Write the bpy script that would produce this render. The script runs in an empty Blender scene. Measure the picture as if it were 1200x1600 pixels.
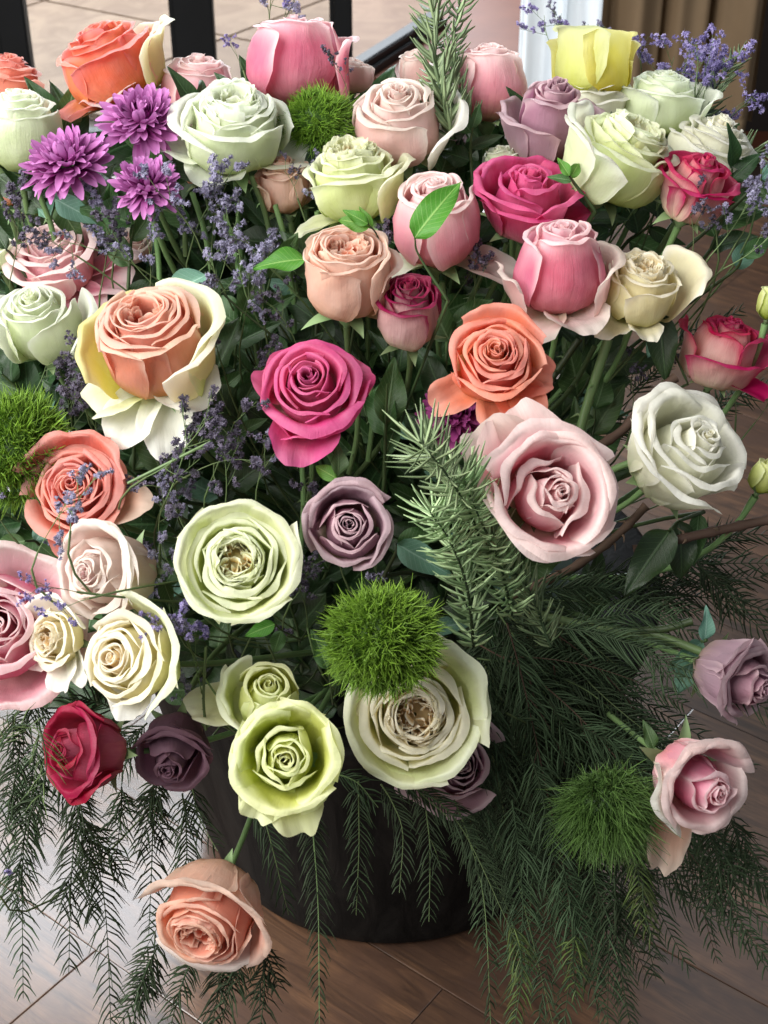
import bpy, math, random
import numpy as np
from mathutils import Vector, Matrix

random.seed(7)
RNG = np.random.RandomState(7)
SC = bpy.context.scene
COL = SC.collection

# ------------------------------------------------------------------ camera
PITCH = math.radians(33.5)
CAM = np.array([0.0, 0.0, 1.3])
F = 2311.0
RIGHT = np.array([1.0, 0, 0])
FWD = np.array([0, math.cos(PITCH), -math.sin(PITCH)])
UP = np.array([0, math.sin(PITCH), math.cos(PITCH)])
cd = bpy.data.cameras.new("camera")
cam = bpy.data.objects.new("camera", cd)
COL.objects.link(cam)
cam.location = CAM
cam.rotation_euler = (math.pi / 2 - PITCH, 0, 0)
cd.sensor_fit = 'VERTICAL'
cd.sensor_height = 36
cd.lens = 36 * F / 1600
cd.clip_start = 0.05
cd.clip_end = 60
cd.dof.use_dof = True
cd.dof.focus_distance = 1.2
cd.dof.aperture_fstop = 16.0
SC.camera = cam

# ------------------------------------------------------------------ world, lamps, exposure
W = bpy.data.worlds.new("World")
SC.world = W
W.use_nodes = True
bg = W.node_tree.nodes["Background"]
bg.inputs[0].default_value = (0.86, 0.92, 1.0, 1)
bg.inputs[1].default_value = 0.28

def area(name, loc, target, sx, sy, energy, colour):
    l = bpy.data.lights.new(name, 'AREA')
    l.shape = 'RECTANGLE'; l.size = sx; l.size_y = sy
    l.energy = energy; l.color = colour
    o = bpy.data.objects.new(name, l)
    COL.objects.link(o)
    o.location = loc
    d = Vector(target) - Vector(loc)
    o.rotation_euler = d.to_track_quat('-Z', 'Y').to_euler()
    return o
area("door_daylight", (-1.0, 5.6, 2.75), (-0.9, 0.0, 2.0), 2.9, 4.9, 400, (0.86, 0.93, 1.0))
area("side_window_daylight", (-1.6, 0.22, 2.2), (0.0, 1.1, 0.7), 2.6, 2.2, 158, (1.0, 0.985, 0.96))
SC.view_settings.view_transform = 'Standard'
SC.view_settings.look = 'None'
SC.view_settings.exposure = 0.12
SC.view_settings.gamma = 1.0
SC.cycles.max_bounces = 8
SC.cycles.transparent_max_bounces = 12
SC.cycles.transmission_bounces = 6

# ------------------------------------------------------------------ helpers
def P(px, py, dz):
    return CAM + dz * (FWD + (px - 600) / F * RIGHT - (py - 800) / F * UP)
def dirc(x, y, z):
    v = x * RIGHT + y * UP - z * FWD
    return v / np.linalg.norm(v)
def ray(px, py):
    return FWD + (px - 600) / F * RIGHT - (py - 800) / F * UP
def on_floor(px, py, z=0.0):
    d = ray(px, py); t = (z - CAM[2]) / d[2]
    return CAM + t * d
def on_plane_y(px, py, y):
    d = ray(px, py); t = (y - CAM[1]) / d[1]
    return CAM + t * d
def hexc(h, a=None):
    h = h.lstrip('#')
    c = [int(h[i:i + 2], 16) / 255 for i in (0, 2, 4)]
    c = [x / 12.92 if x <= 0.04045 else ((x + 0.055) / 1.055) ** 2.4 for x in c]
    return (c[0], c[1], c[2], 1.0)

def mesh(name, V, Fc, mats=(), attrs=None, smooth=True):
    me = bpy.data.meshes.new(name)
    V = np.asarray(V, dtype=np.float32)
    if isinstance(Fc, np.ndarray):
        k = Fc.shape[1]
        n = len(Fc)
        me.vertices.add(len(V)); me.vertices.foreach_set("co", V.ravel())
        me.loops.add(n * k); me.loops.foreach_set("vertex_index", Fc.astype(np.int32).ravel())
        me.polygons.add(n)
        me.polygons.foreach_set("loop_start", np.arange(0, n * k, k, dtype=np.int32))
        me.update(calc_edges=True)
    else:
        me.from_pydata([tuple(v) for v in V], [], Fc)
        me.update()
    if smooth:
        me.polygons.foreach_set("use_smooth", np.ones(len(me.polygons), dtype=bool))
    for m in (mats if isinstance(mats, (list, tuple)) else [mats]):
        me.materials.append(m)
    if attrs:
        for k2, a in attrs.items():
            at = me.attributes.new(k2, 'FLOAT', 'POINT')
            at.data.foreach_set("value", np.asarray(a, dtype=np.float32).ravel())
    return me

def obj(name, me, parent=None, loc=None, kind=None):
    o = bpy.data.objects.new(name, me)
    COL.objects.link(o)
    if loc is not None: o.location = loc
    if parent is not None: o.parent = parent
    if kind: o["kind"] = kind
    return o

def thing(name, label, cat, M=None, group=None):
    o = bpy.data.objects.new(name, None)
    o.empty_display_size = 0.01
    COL.objects.link(o)
    if M is not None: o.matrix_world = M
    o["label"] = label; o["category"] = cat
    if group: o["group"] = group
    return o

def frame(pos, axis, xhint=RIGHT):
    z = axis / np.linalg.norm(axis)
    x = xhint - z * np.dot(xhint, z)
    if np.linalg.norm(x) < 1e-3:
        x = np.array([0, 1.0, 0]) - z * z[1]
    x /= np.linalg.norm(x)
    y = np.cross(z, x)
    M = Matrix.Identity(4)
    for i in range(3):
        M[i][0] = x[i]; M[i][1] = y[i]; M[i][2] = z[i]; M[i][3] = pos[i]
    return M
def to_local(M, pts):
    Mi = np.array(M.inverted())
    pts = np.asarray(pts)
    return pts @ Mi[:3, :3].T + Mi[:3, 3]

def grid_faces(nu, nv, off=0):
    i, j = np.meshgrid(np.arange(nu - 1), np.arange(nv - 1), indexing='ij')
    a = (i * nv + j).ravel() + off
    return np.stack([a, a + nv, a + nv + 1, a + 1], 1)

def tube(path, rad, n=8, closed_end=True):
    """vertices and quads of a tube along a path (arrays)"""
    path = np.asarray(path, float); m = len(path)
    rad = np.broadcast_to(np.asarray(rad, float), (m,))
    T = np.gradient(path, axis=0); T /= (np.linalg.norm(T, axis=1)[:, None] + 1e-12)
    ref = np.array([0.3, 0.9, 0.2]); V = []
    x = np.cross(T[0], ref); x /= np.linalg.norm(x)
    for k in range(m):
        x = x - T[k] * np.dot(x, T[k]); x /= np.linalg.norm(x)
        y = np.cross(T[k], x)
        a = np.arange(n) * 2 * math.pi / n
        V.append(path[k] + rad[k] * (np.cos(a)[:, None] * x + np.sin(a)[:, None] * y))
    V = np.concatenate(V)
    Fq = []
    for k in range(m - 1):
        b = k * n
        for q in range(n):
            q2 = (q + 1) % n
            Fq.append((b + q, b + q2, b + n + q2, b + n + q))
    return V, np.array(Fq)

def bez(p0, p1, p2, n):
    t = np.linspace(0, 1, n)[:, None]
    return (1 - t) ** 2 * p0 + 2 * t * (1 - t) * p1 + t * t * p2
def bez3(p0, p1, p2, p3, n):
    t = np.linspace(0, 1, n)[:, None]
    return (1 - t) ** 3 * p0 + 3 * t * (1 - t) ** 2 * p1 + 3 * t * t * (1 - t) * p2 + t ** 3 * p3

class MB:
    """collects pieces into one mesh"""
    def __init__(s): s.V = []; s.F = []; s.n = 0; s.A = []
    def add(s, V, Fq, a=0.0):
        s.V.append(V); s.F.append(np.asarray(Fq) + s.n); s.n += len(V)
        s.A.append(np.broadcast_to(np.asarray(a, float), (len(V),)))
    def mesh(s, name, mat, smooth=True):
        return mesh(name, np.concatenate(s.V), np.concatenate(s.F), mat, {"a": np.concatenate(s.A)}, smooth)

# ------------------------------------------------------------------ materials
def newmat(name):
    m = bpy.data.materials.new(name); m.use_nodes = True
    nt = m.node_tree; nt.nodes.clear()
    return m, nt
def N(nt, typ, **kw):
    n = nt.nodes.new(typ)
    for k, v in kw.items(): setattr(n, k, v)
    return n
def attr(nt, name):
    n = N(nt, "ShaderNodeAttribute"); n.attribute_name = name
    return n.outputs["Fac"]
def mathn(nt, op, a, b=None, c=None, clamp=False):
    n = N(nt, "ShaderNodeMath", operation=op); n.use_clamp = clamp
    for i, x in enumerate((a, b, c)):
        if x is None: continue
        if isinstance(x, (int, float)): n.inputs[i].default_value = x
        else: nt.links.new(x, n.inputs[i])
    return n.outputs[0]
def smooth(nt, x, lo, hi):
    n = N(nt, "ShaderNodeMapRange", interpolation_type='SMOOTHSTEP')
    nt.links.new(x, n.inputs[0]); n.inputs[1].default_value = lo; n.inputs[2].default_value = hi
    return n.outputs[0]
def mixc(nt, f, a, b, mode='MIX'):
    n = N(nt, "ShaderNodeMix", data_type='RGBA', blend_type=mode)
    for i, x in ((0, f), (6, a), (7, b)):
        if isinstance(x, (int, float)): n.inputs[i].default_value = x
        elif isinstance(x, tuple): n.inputs[i].default_value = x
        else: nt.links.new(x, n.inputs[i])
    return n.outputs[2]
def noise(nt, vec, scale, detail=3, rough=0.55, dist=0.0):
    n = N(nt, "ShaderNodeTexNoise"); n.inputs["Scale"].default_value = scale
    n.inputs["Detail"].default_value = detail; n.inputs["Roughness"].default_value = rough
    n.inputs["Distortion"].default_value = dist
    if vec is not None: nt.links.new(vec, n.inputs["Vector"])
    return n
def leafy_shader(nt, colour, rough=0.5, trans=0.3, bump=None, bstr=0.2, bdist=0.001, spec=0.4, tcol=None, sheen=0.0):
    out = N(nt, "ShaderNodeOutputMaterial")
    p = N(nt, "ShaderNodeBsdfPrincipled"); p.inputs["Roughness"].default_value = rough
    p.inputs["Specular IOR Level"].default_value = spec
    if sheen: p.inputs["Sheen Weight"].default_value = sheen
    t = N(nt, "ShaderNodeBsdfTranslucent"); mx = N(nt, "ShaderNodeMixShader")
    mx.inputs[0].default_value = trans
    nt.links.new(colour, p.inputs["Base Color"])
    nt.links.new(tcol if tcol is not None else colour, t.inputs[0])
    if bump is not None:
        b = N(nt, "ShaderNodeBump"); b.inputs["Strength"].default_value = bstr; b.inputs["Distance"].default_value = bdist
        nt.links.new(bump, b.inputs["Height"])
        nt.links.new(b.outputs[0], p.inputs["Normal"])
    nt.links.new(p.outputs[0], mx.inputs[1]); nt.links.new(t.outputs[0], mx.inputs[2])
    nt.links.new(mx.outputs[0], out.inputs[0])

PET = {}
def petal_mat(key, inner, outer, centre, edge, base, edge_w=0.25, centre_w=0.45, spots=0.0, trans=0.3, vein=0.2):
    """inner = upper face, outer = reverse, centre = young petals, edge = rim, base = claw"""
    m, nt = newmat("petal_" + key)
    v, l, e, u = attr(nt, "v"), attr(nt, "l"), attr(nt, "e"), attr(nt, "u")
    geo = N(nt, "ShaderNodeNewGeometry"); oi = N(nt, "ShaderNodeObjectInfo")
    tc = N(nt, "ShaderNodeTexCoord")
    cmb = N(nt, "ShaderNodeCombineXYZ")
    nt.links.new(mathn(nt, 'MULTIPLY', u, 14.0), cmb.inputs[0]); nt.links.new(mathn(nt, 'MULTIPLY', v, 1.6), cmb.inputs[1])
    nt.links.new(mathn(nt, 'MULTIPLY', oi.outputs["Random"], 40.0), cmb.inputs[2])
    veins = noise(nt, cmb.outputs[0], 2.2, 4, 0.6, 0.6).outputs[0]
    big = noise(nt, tc.outputs["Object"], 38.0, 3, 0.5).outputs[0]
    col = mixc(nt, geo.outputs["Backfacing"], hexc(outer), hexc(inner))
    col = mixc(nt, smooth(nt, l, centre_w, 0.0), col, hexc(centre))
    # flushes of the rim colour wander down each petal
    blot = noise(nt, tc.outputs["Object"], 26.0, 2, 0.5).outputs[0]
    col = mixc(nt, mathn(nt, 'MULTIPLY', smooth(nt, blot, 0.45, 0.72), mathn(nt, 'MULTIPLY', v, 0.42)), col, hexc(edge))
    vv = mathn(nt, 'ADD', v, mathn(nt, 'MULTIPLY', mathn(nt, 'SUBTRACT', veins, 0.5), 0.3))
    col = mixc(nt, smooth(nt, vv, 0.5, 0.05), col, hexc(base))
    ee = mathn(nt, 'ADD', e, mathn(nt, 'MULTIPLY', mathn(nt, 'SUBTRACT', veins, 0.5), 0.2))
    col = mixc(nt, smooth(nt, ee, 1.0 - edge_w * 2, 1.0 - edge_w * 0.15), col, hexc(edge))
    dark = mixc(nt, 1.0, col, (0.86, 0.82, 0.80, 1), 'MULTIPLY')
    col2 = mixc(nt, mathn(nt, 'MULTIPLY', smooth(nt, veins, 0.35, 0.75), vein), col, dark)
    hs = N(nt, "ShaderNodeHueSaturation")
    nt.links.new(mathn(nt, 'MULTIPLY_ADD', oi.outputs["Random"], 0.016, 0.492), hs.inputs["Hue"])
    nt.links.new(mathn(nt, 'MULTIPLY_ADD', big, 0.4, 0.80), hs.inputs["Saturation"])
    nt.links.new(mathn(nt, 'MULTIPLY_ADD', oi.outputs["Random"], 0.10, 0.94), hs.inputs["Value"])
    nt.links.new(col2, hs.inputs["Color"])
    col3 = hs.outputs[0]
    # browned flecks and bruised rims
    fl = noise(nt, tc.outputs["Object"], 420.0, 2, 0.5).outputs[0]
    rim = mathn(nt, 'MULTIPLY', smooth(nt, e, 0.93, 1.0), smooth(nt, big, 0.52, 0.68))
    fk = mathn(nt, 'ADD', mathn(nt, 'MULTIPLY', smooth(nt, fl, 0.72, 0.8), 0.12 + spots), mathn(nt, 'MULTIPLY', rim, 0.3), clamp=True)
    col3 = mixc(nt, fk, col3, mixc(nt, 0.55, col3, hexc('8a5a3c')))
    bh = mathn(nt, 'ADD', veins, mathn(nt, 'MULTIPLY', noise(nt, tc.outputs["Object"], 130.0, 3, 0.6).outputs[0], 1.4))
    leafy_shader(nt, col3, rough=0.48, trans=trans+0.18, bump=bh, bstr=0.5, bdist=0.0010, spec=0.4, sheen=0.0)
    PET[key] = m
    return m

petal_mat('white_green', 'eef3da', 'e6efca', 'e8ebb4', 'f4f8ea', 'c6d68c', 0.3, 0.5)
petal_mat('white', 'f3f2e2', 'f0f0da', 'f0e4b4', 'f8f7ee', 'd0daa0', 0.25, 0.5)
petal_mat('cream', 'f6ebc0', 'f2e9ba', 'f2cc88', 'f8f3e0', 'd8d690', 0.25, 0.65)
petal_mat('cream_green', 'e8edb6', 'e2eaaa', 'f0c67c', 'f2f5d8', 'c4d270', 0.3, 0.5)
petal_mat('lime', 'dbe070', 'dde48c', 'c8bc38', 'eef2c0', 'b0c048', 0.35, 0.6)
petal_mat('pink', 'ee92aa', 'ea809c', 'e08472', 'fae6e2', 'f0c8b6', 0.5, 0.35, vein=0.4)
petal_mat('deep_pink', 'ea98ae', 'e4829c', 'd88480', 'f9dedf', 'e09aa2', 0.3, 0.4, vein=0.45)
petal_mat('blush', 'f2cfca', 'efc8c0', 'e29a94', 'f0e4da', 'e6d2b8', 0.35, 0.5)
petal_mat('pink_heart', 'eed6cd', 'ecd9cc', 'd6687a', 'f2e6dc', 'e9cdb8', 0.3, 0.75)
petal_mat('peach', 'efa68c', 'eda78e', 'd4503a', 'f3cdb8', 'f0c070', 0.2, 0.42)
petal_mat('peach_pale', 'f0bba2', 'efcdb8', 'ea7a52', 'f2d6c4', 'eec8a0', 0.25, 0.62)
petal_mat('coral', 'ee8f7c', 'eb9582', 'dd6a52', 'f0ab9c', 'eebc8c', 0.25, 0.5)
petal_mat('coral_orange', 'ee8868', 'ec846c', 'e09448', 'f4a894', 'e9a460', 0.3, 0.45)
petal_mat('orange', 'f0925a', 'ee8862', 'f2ac68', 'f09a90', 'f0a860', 0.3, 0.5)
petal_mat('hot_pink', 'd0406e', 'd85c88', 'a82450', 'e2669a', 'd8a8a0', 0.3, 0.5, vein=0.45)
petal_mat('bicolour', 'cc3064', 'eecdbe', 'b81e54', 'cc3468', 'e6e0b0', 0.42, 0.4, vein=0.45)
petal_mat('crimson', 'a82c58', 'e4b8b4', '98183f', '9a2450', 'e4dcb0', 0.3, 0.5, spots=0.3, vein=0.45)
petal_mat('red', 'b82c4c', 'c8607a', '9c1230', 'a82448', 'd08a80', 0.3, 0.5, vein=0.45)
petal_mat('mauve', 'b08a98', 'b394a0', '7c5068', 'cdb2b8', 'b5a684', 0.25, 0.5, spots=0.15)
petal_mat('mauve_deep', 'a8708a', 'b88a9a', '6c3452', 'dcbcc2', 'b99c8a', 0.22, 0.7, spots=0.1)
petal_mat('mauve_dark', '7c5468', '7a5868', '5c3450', '8c6878', '7a6460', 0.3, 0.5, spots=0.2)
petal_mat('yellow', 'e8dc6c', 'e6da70', 'dcc040', 'efe8a4', 'dcc838', 0.3, 0.5)
petal_mat('yellow_pale', 'd9dc84', 'd6da86', 'dcc040', 'e8ebbc', 'c8cc50', 0.35, 0.5)

def green_mat(key, c1, c2, rough=0.45, trans=0.2, vary=0.5, scale=30, spec=0.5):
    m, nt = newmat("green_" + key)
    tc = N(nt, "ShaderNodeTexCoord"); oi = N(nt, "ShaderNodeObjectInfo")
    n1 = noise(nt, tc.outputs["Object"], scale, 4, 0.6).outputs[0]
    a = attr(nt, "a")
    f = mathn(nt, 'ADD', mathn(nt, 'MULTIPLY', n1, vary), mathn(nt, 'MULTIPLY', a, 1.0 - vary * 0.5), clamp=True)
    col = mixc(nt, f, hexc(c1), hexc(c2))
    hs = N(nt, "ShaderNodeHueSaturation")
    nt.links.new(mathn(nt, 'MULTIPLY_ADD', oi.outputs["Random"], 0.03, 0.485), hs.inputs["Hue"])
    nt.links.new(mathn(nt, 'MULTIPLY_ADD', oi.outputs["Random"], 0.8, 0.6), hs.inputs["Value"])
    nt.links.new(col, hs.inputs["Color"])
    leafy_shader(nt, hs.outputs[0], rough=rough, trans=trans, bump=n1, bstr=0.3, bdist=0.0008, spec=spec)
    return m
def leaf_mat(key, c1, c2, vein, rough=0.4, trans=0.25):
    m, nt = newmat("leaf_" + key)
    tc = N(nt, "ShaderNodeTexCoord"); oi = N(nt, "ShaderNodeObjectInfo")
    u, v = attr(nt, "u"), attr(nt, "v")
    n1 = noise(nt, tc.outputs["Object"], 60, 4, 0.6).outputs[0]
    col = mixc(nt, n1, hexc(c1), hexc(c2))
    # side veins run out and forwards from the midrib
    au = mathn(nt, 'ABSOLUTE', u)
    w = mathn(nt, 'SINE', mathn(nt, 'MULTIPLY', mathn(nt, 'SUBTRACT', v, mathn(nt, 'MULTIPLY', au, 0.22)), 70.0))
    sv = smooth(nt, w, 0.86, 1.0)
    mid = smooth(nt, au, 0.09, 0.02)
    vf = mathn(nt, 'ADD', mathn(nt, 'MULTIPLY', sv, 0.35), mathn(nt, 'MULTIPLY', mid, 0.8), clamp=True)
    col = mixc(nt, vf, col, hexc(vein))
    hs = N(nt, "ShaderNodeHueSaturation")
    nt.links.new(mathn(nt, 'MULTIPLY_ADD', oi.outputs["Random"], 0.03, 0.485), hs.inputs["Hue"])
    nt.links.new(mathn(nt, 'MULTIPLY_ADD', oi.outputs["Random"], 0.4, 0.75), hs.inputs["Value"])
    nt.links.new(col, hs.inputs["Color"])
    bh = mathn(nt, 'SUBTRACT', n1, vf)
    leafy_shader(nt, hs.outputs[0], rough=rough, trans=trans+0.1, bump=bh, bstr=0.5, bdist=0.0008, spec=0.5)
    return m
LM = {
 'bright': leaf_mat('bright', '447c26', '6aa238', '9cc268', 0.4, 0.35),
 'mid': leaf_mat('mid', '3c5c30', '527440', '7c9a6a'),
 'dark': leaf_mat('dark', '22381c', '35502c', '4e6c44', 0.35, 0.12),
 'blue': leaf_mat('blue', '5f8f78', '82b09a', 'a6cbb8', 0.5, 0.2),
}
M_STEM = green_mat('rose_stem', '46603a', '76925c', 0.4, 0.05)
M_STEM_DK = green_mat('dark_stem', '2b3a22', '45562f', 0.5, 0.0)
M_SEPAL = green_mat('sepal', '6c8a54', 'a2b888', 0.5, 0.3)
M_WOODY = green_mat('woody_stem', '4a3a30', '6d5a4a', 0.7, 0.0, spec=0.2)
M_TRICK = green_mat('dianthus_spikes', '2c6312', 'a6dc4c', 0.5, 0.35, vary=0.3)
M_TRICK_DK = green_mat('shaded_dianthus_spikes', '2a4a1c', '70964a', 0.5, 0.3, vary=0.3)  # shade of the lower right put into the colour of this copy
M_ROSEM = green_mat('rosemary_needles', '3a5432', 'a4b888', 0.45, 0.1, vary=0.4)
M_ROSEM_L = green_mat('pale_rosemary_needles', '4c6c3e', 'c8dca8', 0.4, 0.1, vary=0.4)
M_FERN = green_mat('fern_needles', '232f1d', '43543a', 0.6, 0.1, spec=0.25)
M_FERN_Y = green_mat('young_fern_needles', '3c4c26', '5e7038', 0.5, 0.2)
M_STAT_G = green_mat('statice_stem', '4a5a3a', '6a7c50', 0.6, 0.0, spec=0.2)
def flor_mat(key, c1, c2, c3):
    m, nt = newmat(key)
    a = attr(nt, "a")
    cr = N(nt, "ShaderNodeValToRGB")
    cr.color_ramp.elements[0].color = hexc(c1); cr.color_ramp.elements[1].color = hexc(c3)
    el = cr.color_ramp.elements.new(0.5); el.color = hexc(c2)
    nt.links.new(a, cr.inputs[0])
    leafy_shader(nt, cr.outputs[0], rough=0.7, trans=0.3, spec=0.2)
    return m
M_FLOR = flor_mat('statice_florets', '706c80', '9c98b4', 'cac6dc')
M_FLOR_V = flor_mat('violet_statice_florets', '6c6292', '9a8ec2', 'cabfe4')
M_FLOR_D = flor_mat('dry_statice_florets', '4c4850', '6c6478', '9c94a8')
M_MUM = flor_mat('chrysanthemum_petals', '5c1450', '96307e', 'd08cc8')
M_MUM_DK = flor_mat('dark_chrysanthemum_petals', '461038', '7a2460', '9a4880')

# ------------------------------------------------------------------ the pot mouth all stems run to
POT = np.array([0.005, 1.31, 0.0])
MOUTH = POT + np.array([0, -0.02, 0.36])
def mouth_point():
    a = random.uniform(0, 2 * math.pi); r = random.uniform(0, 0.16)
    return MOUTH + np.array([r * math.cos(a), r * math.sin(a), random.uniform(-0.05, 0.02)])
# ------------------------------------------------------------------ petals and roses
def catmull(pts, n):
    pts = np.asarray(pts, float)
    Pp = np.vstack([2 * pts[0] - pts[1], pts, 2 * pts[-1] - pts[-2]])
    m = len(pts) - 1
    ts = np.linspace(0, m - 1e-6, n)
    k = ts.astype(int); f = (ts - k)[:, None]
    a, b, c, d = Pp[k], Pp[k + 1], Pp[k + 2], Pp[k + 3]
    return 0.5 * (2 * b + (c - a) * f + (2 * a - 5 * b + 4 * c - d) * f ** 2 + (3 * b - a - 3 * c + d) * f ** 3)

def petal_grid(prof, th0, hw, nu, nv_, top=0.25, notch=0.0, roll=0.0, tuck=0.0, ruff=0.0, ph=0.0, fold=0.0, edgez=0.0, off=(0, 0), rimr=0.0):
    """a petal wrapped round the flower's axis; prof = list of (r, z) from claw to tip"""
    dense = catmull(prof, 60); nu = nu + 6; nv = nv_ + 1
    s = np.linspace(-1, 1, nu)
    vend = 1 - top * np.abs(s) ** 2.6 - notch * np.exp(-(s / 0.14) ** 2)
    vend += ruff * 0.3 * (np.sin(3.3 * s + ph * 3) + 0.35 * np.sin(8 * s + ph)) - 0.012
    vend = np.clip(vend, 0.2, 1.0)
    v = 1 - (1 - np.linspace(0, 1, nv)) ** 1.5
    S, VV = np.meshgrid(s, v, indexing='ij')
    Vp = VV * vend[:, None]
    x = Vp * 59; k = np.clip(x.astype(int), 0, 58); f = x - k
    r = dense[k, 0] * (1 - f) + dense[k + 1, 0] * f
    z = dense[k, 1] * (1 - f) + dense[k + 1, 1] * f
    w = 0.42 + 0.58 * np.sin(np.minimum(1, Vp / 0.55) * math.pi / 2)
    th = th0 + S * hw * w
    aS = np.abs(S)
    r = r + roll * np.clip((aS - 0.55) / 0.45, 0, 1) ** 2 * Vp
    z = z - edgez * np.clip((aS - 0.5) / 0.5, 0, 1) ** 2 * Vp ** 3
    r = r * (1 + tuck * S)
    ev = Vp ** 4
    r = r + ruff * ev * (np.sin(4.6 * S + ph) + 0.35 * np.sin(9.7 * S + 2.1 * ph))
    z = z + ruff * 0.7 * ev * np.sin(8.1 * S + 1.7 * ph + 1)
    r = r + 0.02 * np.sin(3.1 * S + 5 * Vp + ph) * (Vp > 0)
    rim = np.clip((VV - 0.86) / 0.14, 0, 1) ** 2 * rimr
    r = r + rim; z = z - rim * 0.5
    r = r + fold * np.exp(-(S / 0.16) ** 2) * Vp
    r = np.maximum(r, 0.004)
    V = np.stack([r * np.cos(th) + off[0], r * np.sin(th) + off[1], z], -1).reshape(-1, 3)
    e = np.maximum(VV ** 1.5, aS ** 3 * np.clip(Vp * 1.6, 0, 1))
    return V, grid_faces(nu, nv), S.ravel(), Vp.ravel(), e.ravel()

def guard_grid(ang, open_deg, length, width, cup=0.5, curl=0.75, ruff=0.045, ph=0.0, start=0.16, z0=0.05, nu=19, nv=14, twist=0.0, core=1.0):
    """an outer petal that has dropped away from the head; open_deg from the axis, curl = backward roll of the rim"""
    if open_deg < 63:
        a = math.radians(open_deg * 0.45 - 4); d = np.array([math.sin(a), math.cos(a)])
        b = np.array([0.10 + 0.74 * core, 0.24])
        p2 = b + d * length * 0.30; p3 = b + d * length * 0.52
        a2 = a + 0.15 * curl; p4 = p3 + np.array([math.sin(a2), math.cos(a2)]) * length * 0.12
        a3 = a + 1.7 * curl; p5 = p4 + np.array([math.sin(a3), math.cos(a3)]) * length * 0.06
        return petal_grid([(start, 0.0), (b[0] * .78, 0.06), tuple(b), tuple(p2), tuple(p3), tuple(p4), tuple(p5)], ang, width * 1.9, 17, 13, top=0.26,
                          notch=0.03 * math.sin(ph), roll=0.16 + 0.1 * math.sin(2 * ph), tuck=0.05 * math.sin(3 * ph), ruff=ruff * 0.7, ph=ph, edgez=0.06, rimr=0.05)
    v = np.linspace(0, 1, nv); s = np.linspace(-1, 1, nu)
    a0 = math.radians(75); a1 = math.radians(open_deg)
    vend = 1 - 0.32 * np.abs(s) ** 3 + ruff * 0.8 * (np.sin(4.5 * s + ph) + .3 * np.sin(10 * s + 2 * ph)) - 0.02
    nvd = 60
    vd = np.linspace(0, 1, nvd)
    phi = a0 + (a1 - a0) * np.clip(vd / 0.35, 0, 1) ** 0.8
    phi = phi + curl * np.clip((vd - 0.68) / 0.32, 0, 1) ** 2
    rr = start + np.concatenate([[0], np.cumsum(np.sin(phi)[:-1])]) * length / nvd
    zz = z0 + np.concatenate([[0], np.cumsum(np.cos(phi)[:-1])]) * length / nvd
    S, VV = np.meshgrid(s, v, indexing='ij')
    Vp = np.clip(VV * vend[:, None], 0, 1)
    x = Vp * (nvd - 1); k = np.clip(x.astype(int), 0, nvd - 2); f = x - k
    r = rr[k] * (1 - f) + rr[k + 1] * f; z = zz[k] * (1 - f) + zz[k + 1] * f
    PH = phi[k]
    Wd = width * (0.42 + 0.62 * np.sin(np.minimum(1, Vp / 0.6) * math.pi / 2)) * (1 - 0.12 * np.clip((Vp - 0.75) / 0.25, 0, 1) ** 2)
    lat = S * Wd
    # cup: sides lift along the sheet's inner normal, rims roll back
    lift = cup * S ** 2 * Wd - curl * 0.35 * width * np.clip((np.abs(S) - 0.6) / 0.4, 0, 1) ** 2 * Vp
    lift = lift + ruff * Vp ** 2 * (np.sin(6 * S + ph) + 0.5 * np.sin(13 * S + 2 * ph)) + twist * S * Vp
    nr, nz = -np.cos(PH), np.sin(PH)
    r = r + nr * lift; z = z + nz * lift
    ca, sa = math.cos(ang), math.sin(ang)
    V = np.stack([r * ca - lat * sa, r * sa + lat * ca, z], -1).reshape(-1, 3)
    e = np.maximum(VV ** 1.5, np.abs(S) ** 3 * np.clip(Vp * 1.6, 0, 1))
    return V, grid_faces(nu, nv), S.ravel(), Vp.ravel(), e.ravel()

def crumple(V, ph, amp=0.014):
    x, y, z = V[:, 0], V[:, 1], V[:, 2]
    d = np.stack([np.sin(9 * y + 7 * z + ph) + .6 * np.sin(17 * z - 11 * x + 2 * ph), np.sin(8 * x - 9 * z + 1.3 * ph) + .6 * np.sin(19 * x + 13 * y + ph), np.sin(10 * x + 8 * y + .7 * ph) + .6 * np.sin(21 * y - 6 * z + ph)], 1)
    return V + amp * d
def add_petal(root, g, R, mat, l, name='petal'):
    V, Fq, u, v, e = g
    V = crumple(V, 50 * l)
    me = mesh(name, V * R, Fq, mat, {"u": u, "v": v, "e": e, "l": np.full(len(u), l)})
    return obj(name, me, root)

def sepal_mesh(R, bend, L=1.0):
    nu, nv = 5, 8
    s = np.linspace(-1, 1, nu); v = np.linspace(0, 1, nv)
    S, VV = np.meshgrid(s, v, indexing='ij')
    phi = math.radians(70) + (math.radians(bend) - math.radians(70)) * v ** 0.8
    rr = 0.14 + np.concatenate([[0], np.cumsum(np.sin(phi)[:-1])]) * L / nv
    zz = -0.02 + np.concatenate([[0], np.cumsum(np.cos(phi)[:-1])]) * L / nv
    w = 0.17 * (1 - VV) ** 0.75 * (0.7 + 0.6 * np.sin(VV * 3.1))
    r = rr[None, :] + 0 * S; z = zz[None, :] + 0 * S + 0.25 * w * S ** 2
    V = np.stack([r, S * w, z], -1).reshape(-1, 3)
    return mesh("sepal", V * R, grid_faces(nu, nv), M_SEPAL, {"a": VV.ravel() * 0.6})

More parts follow.
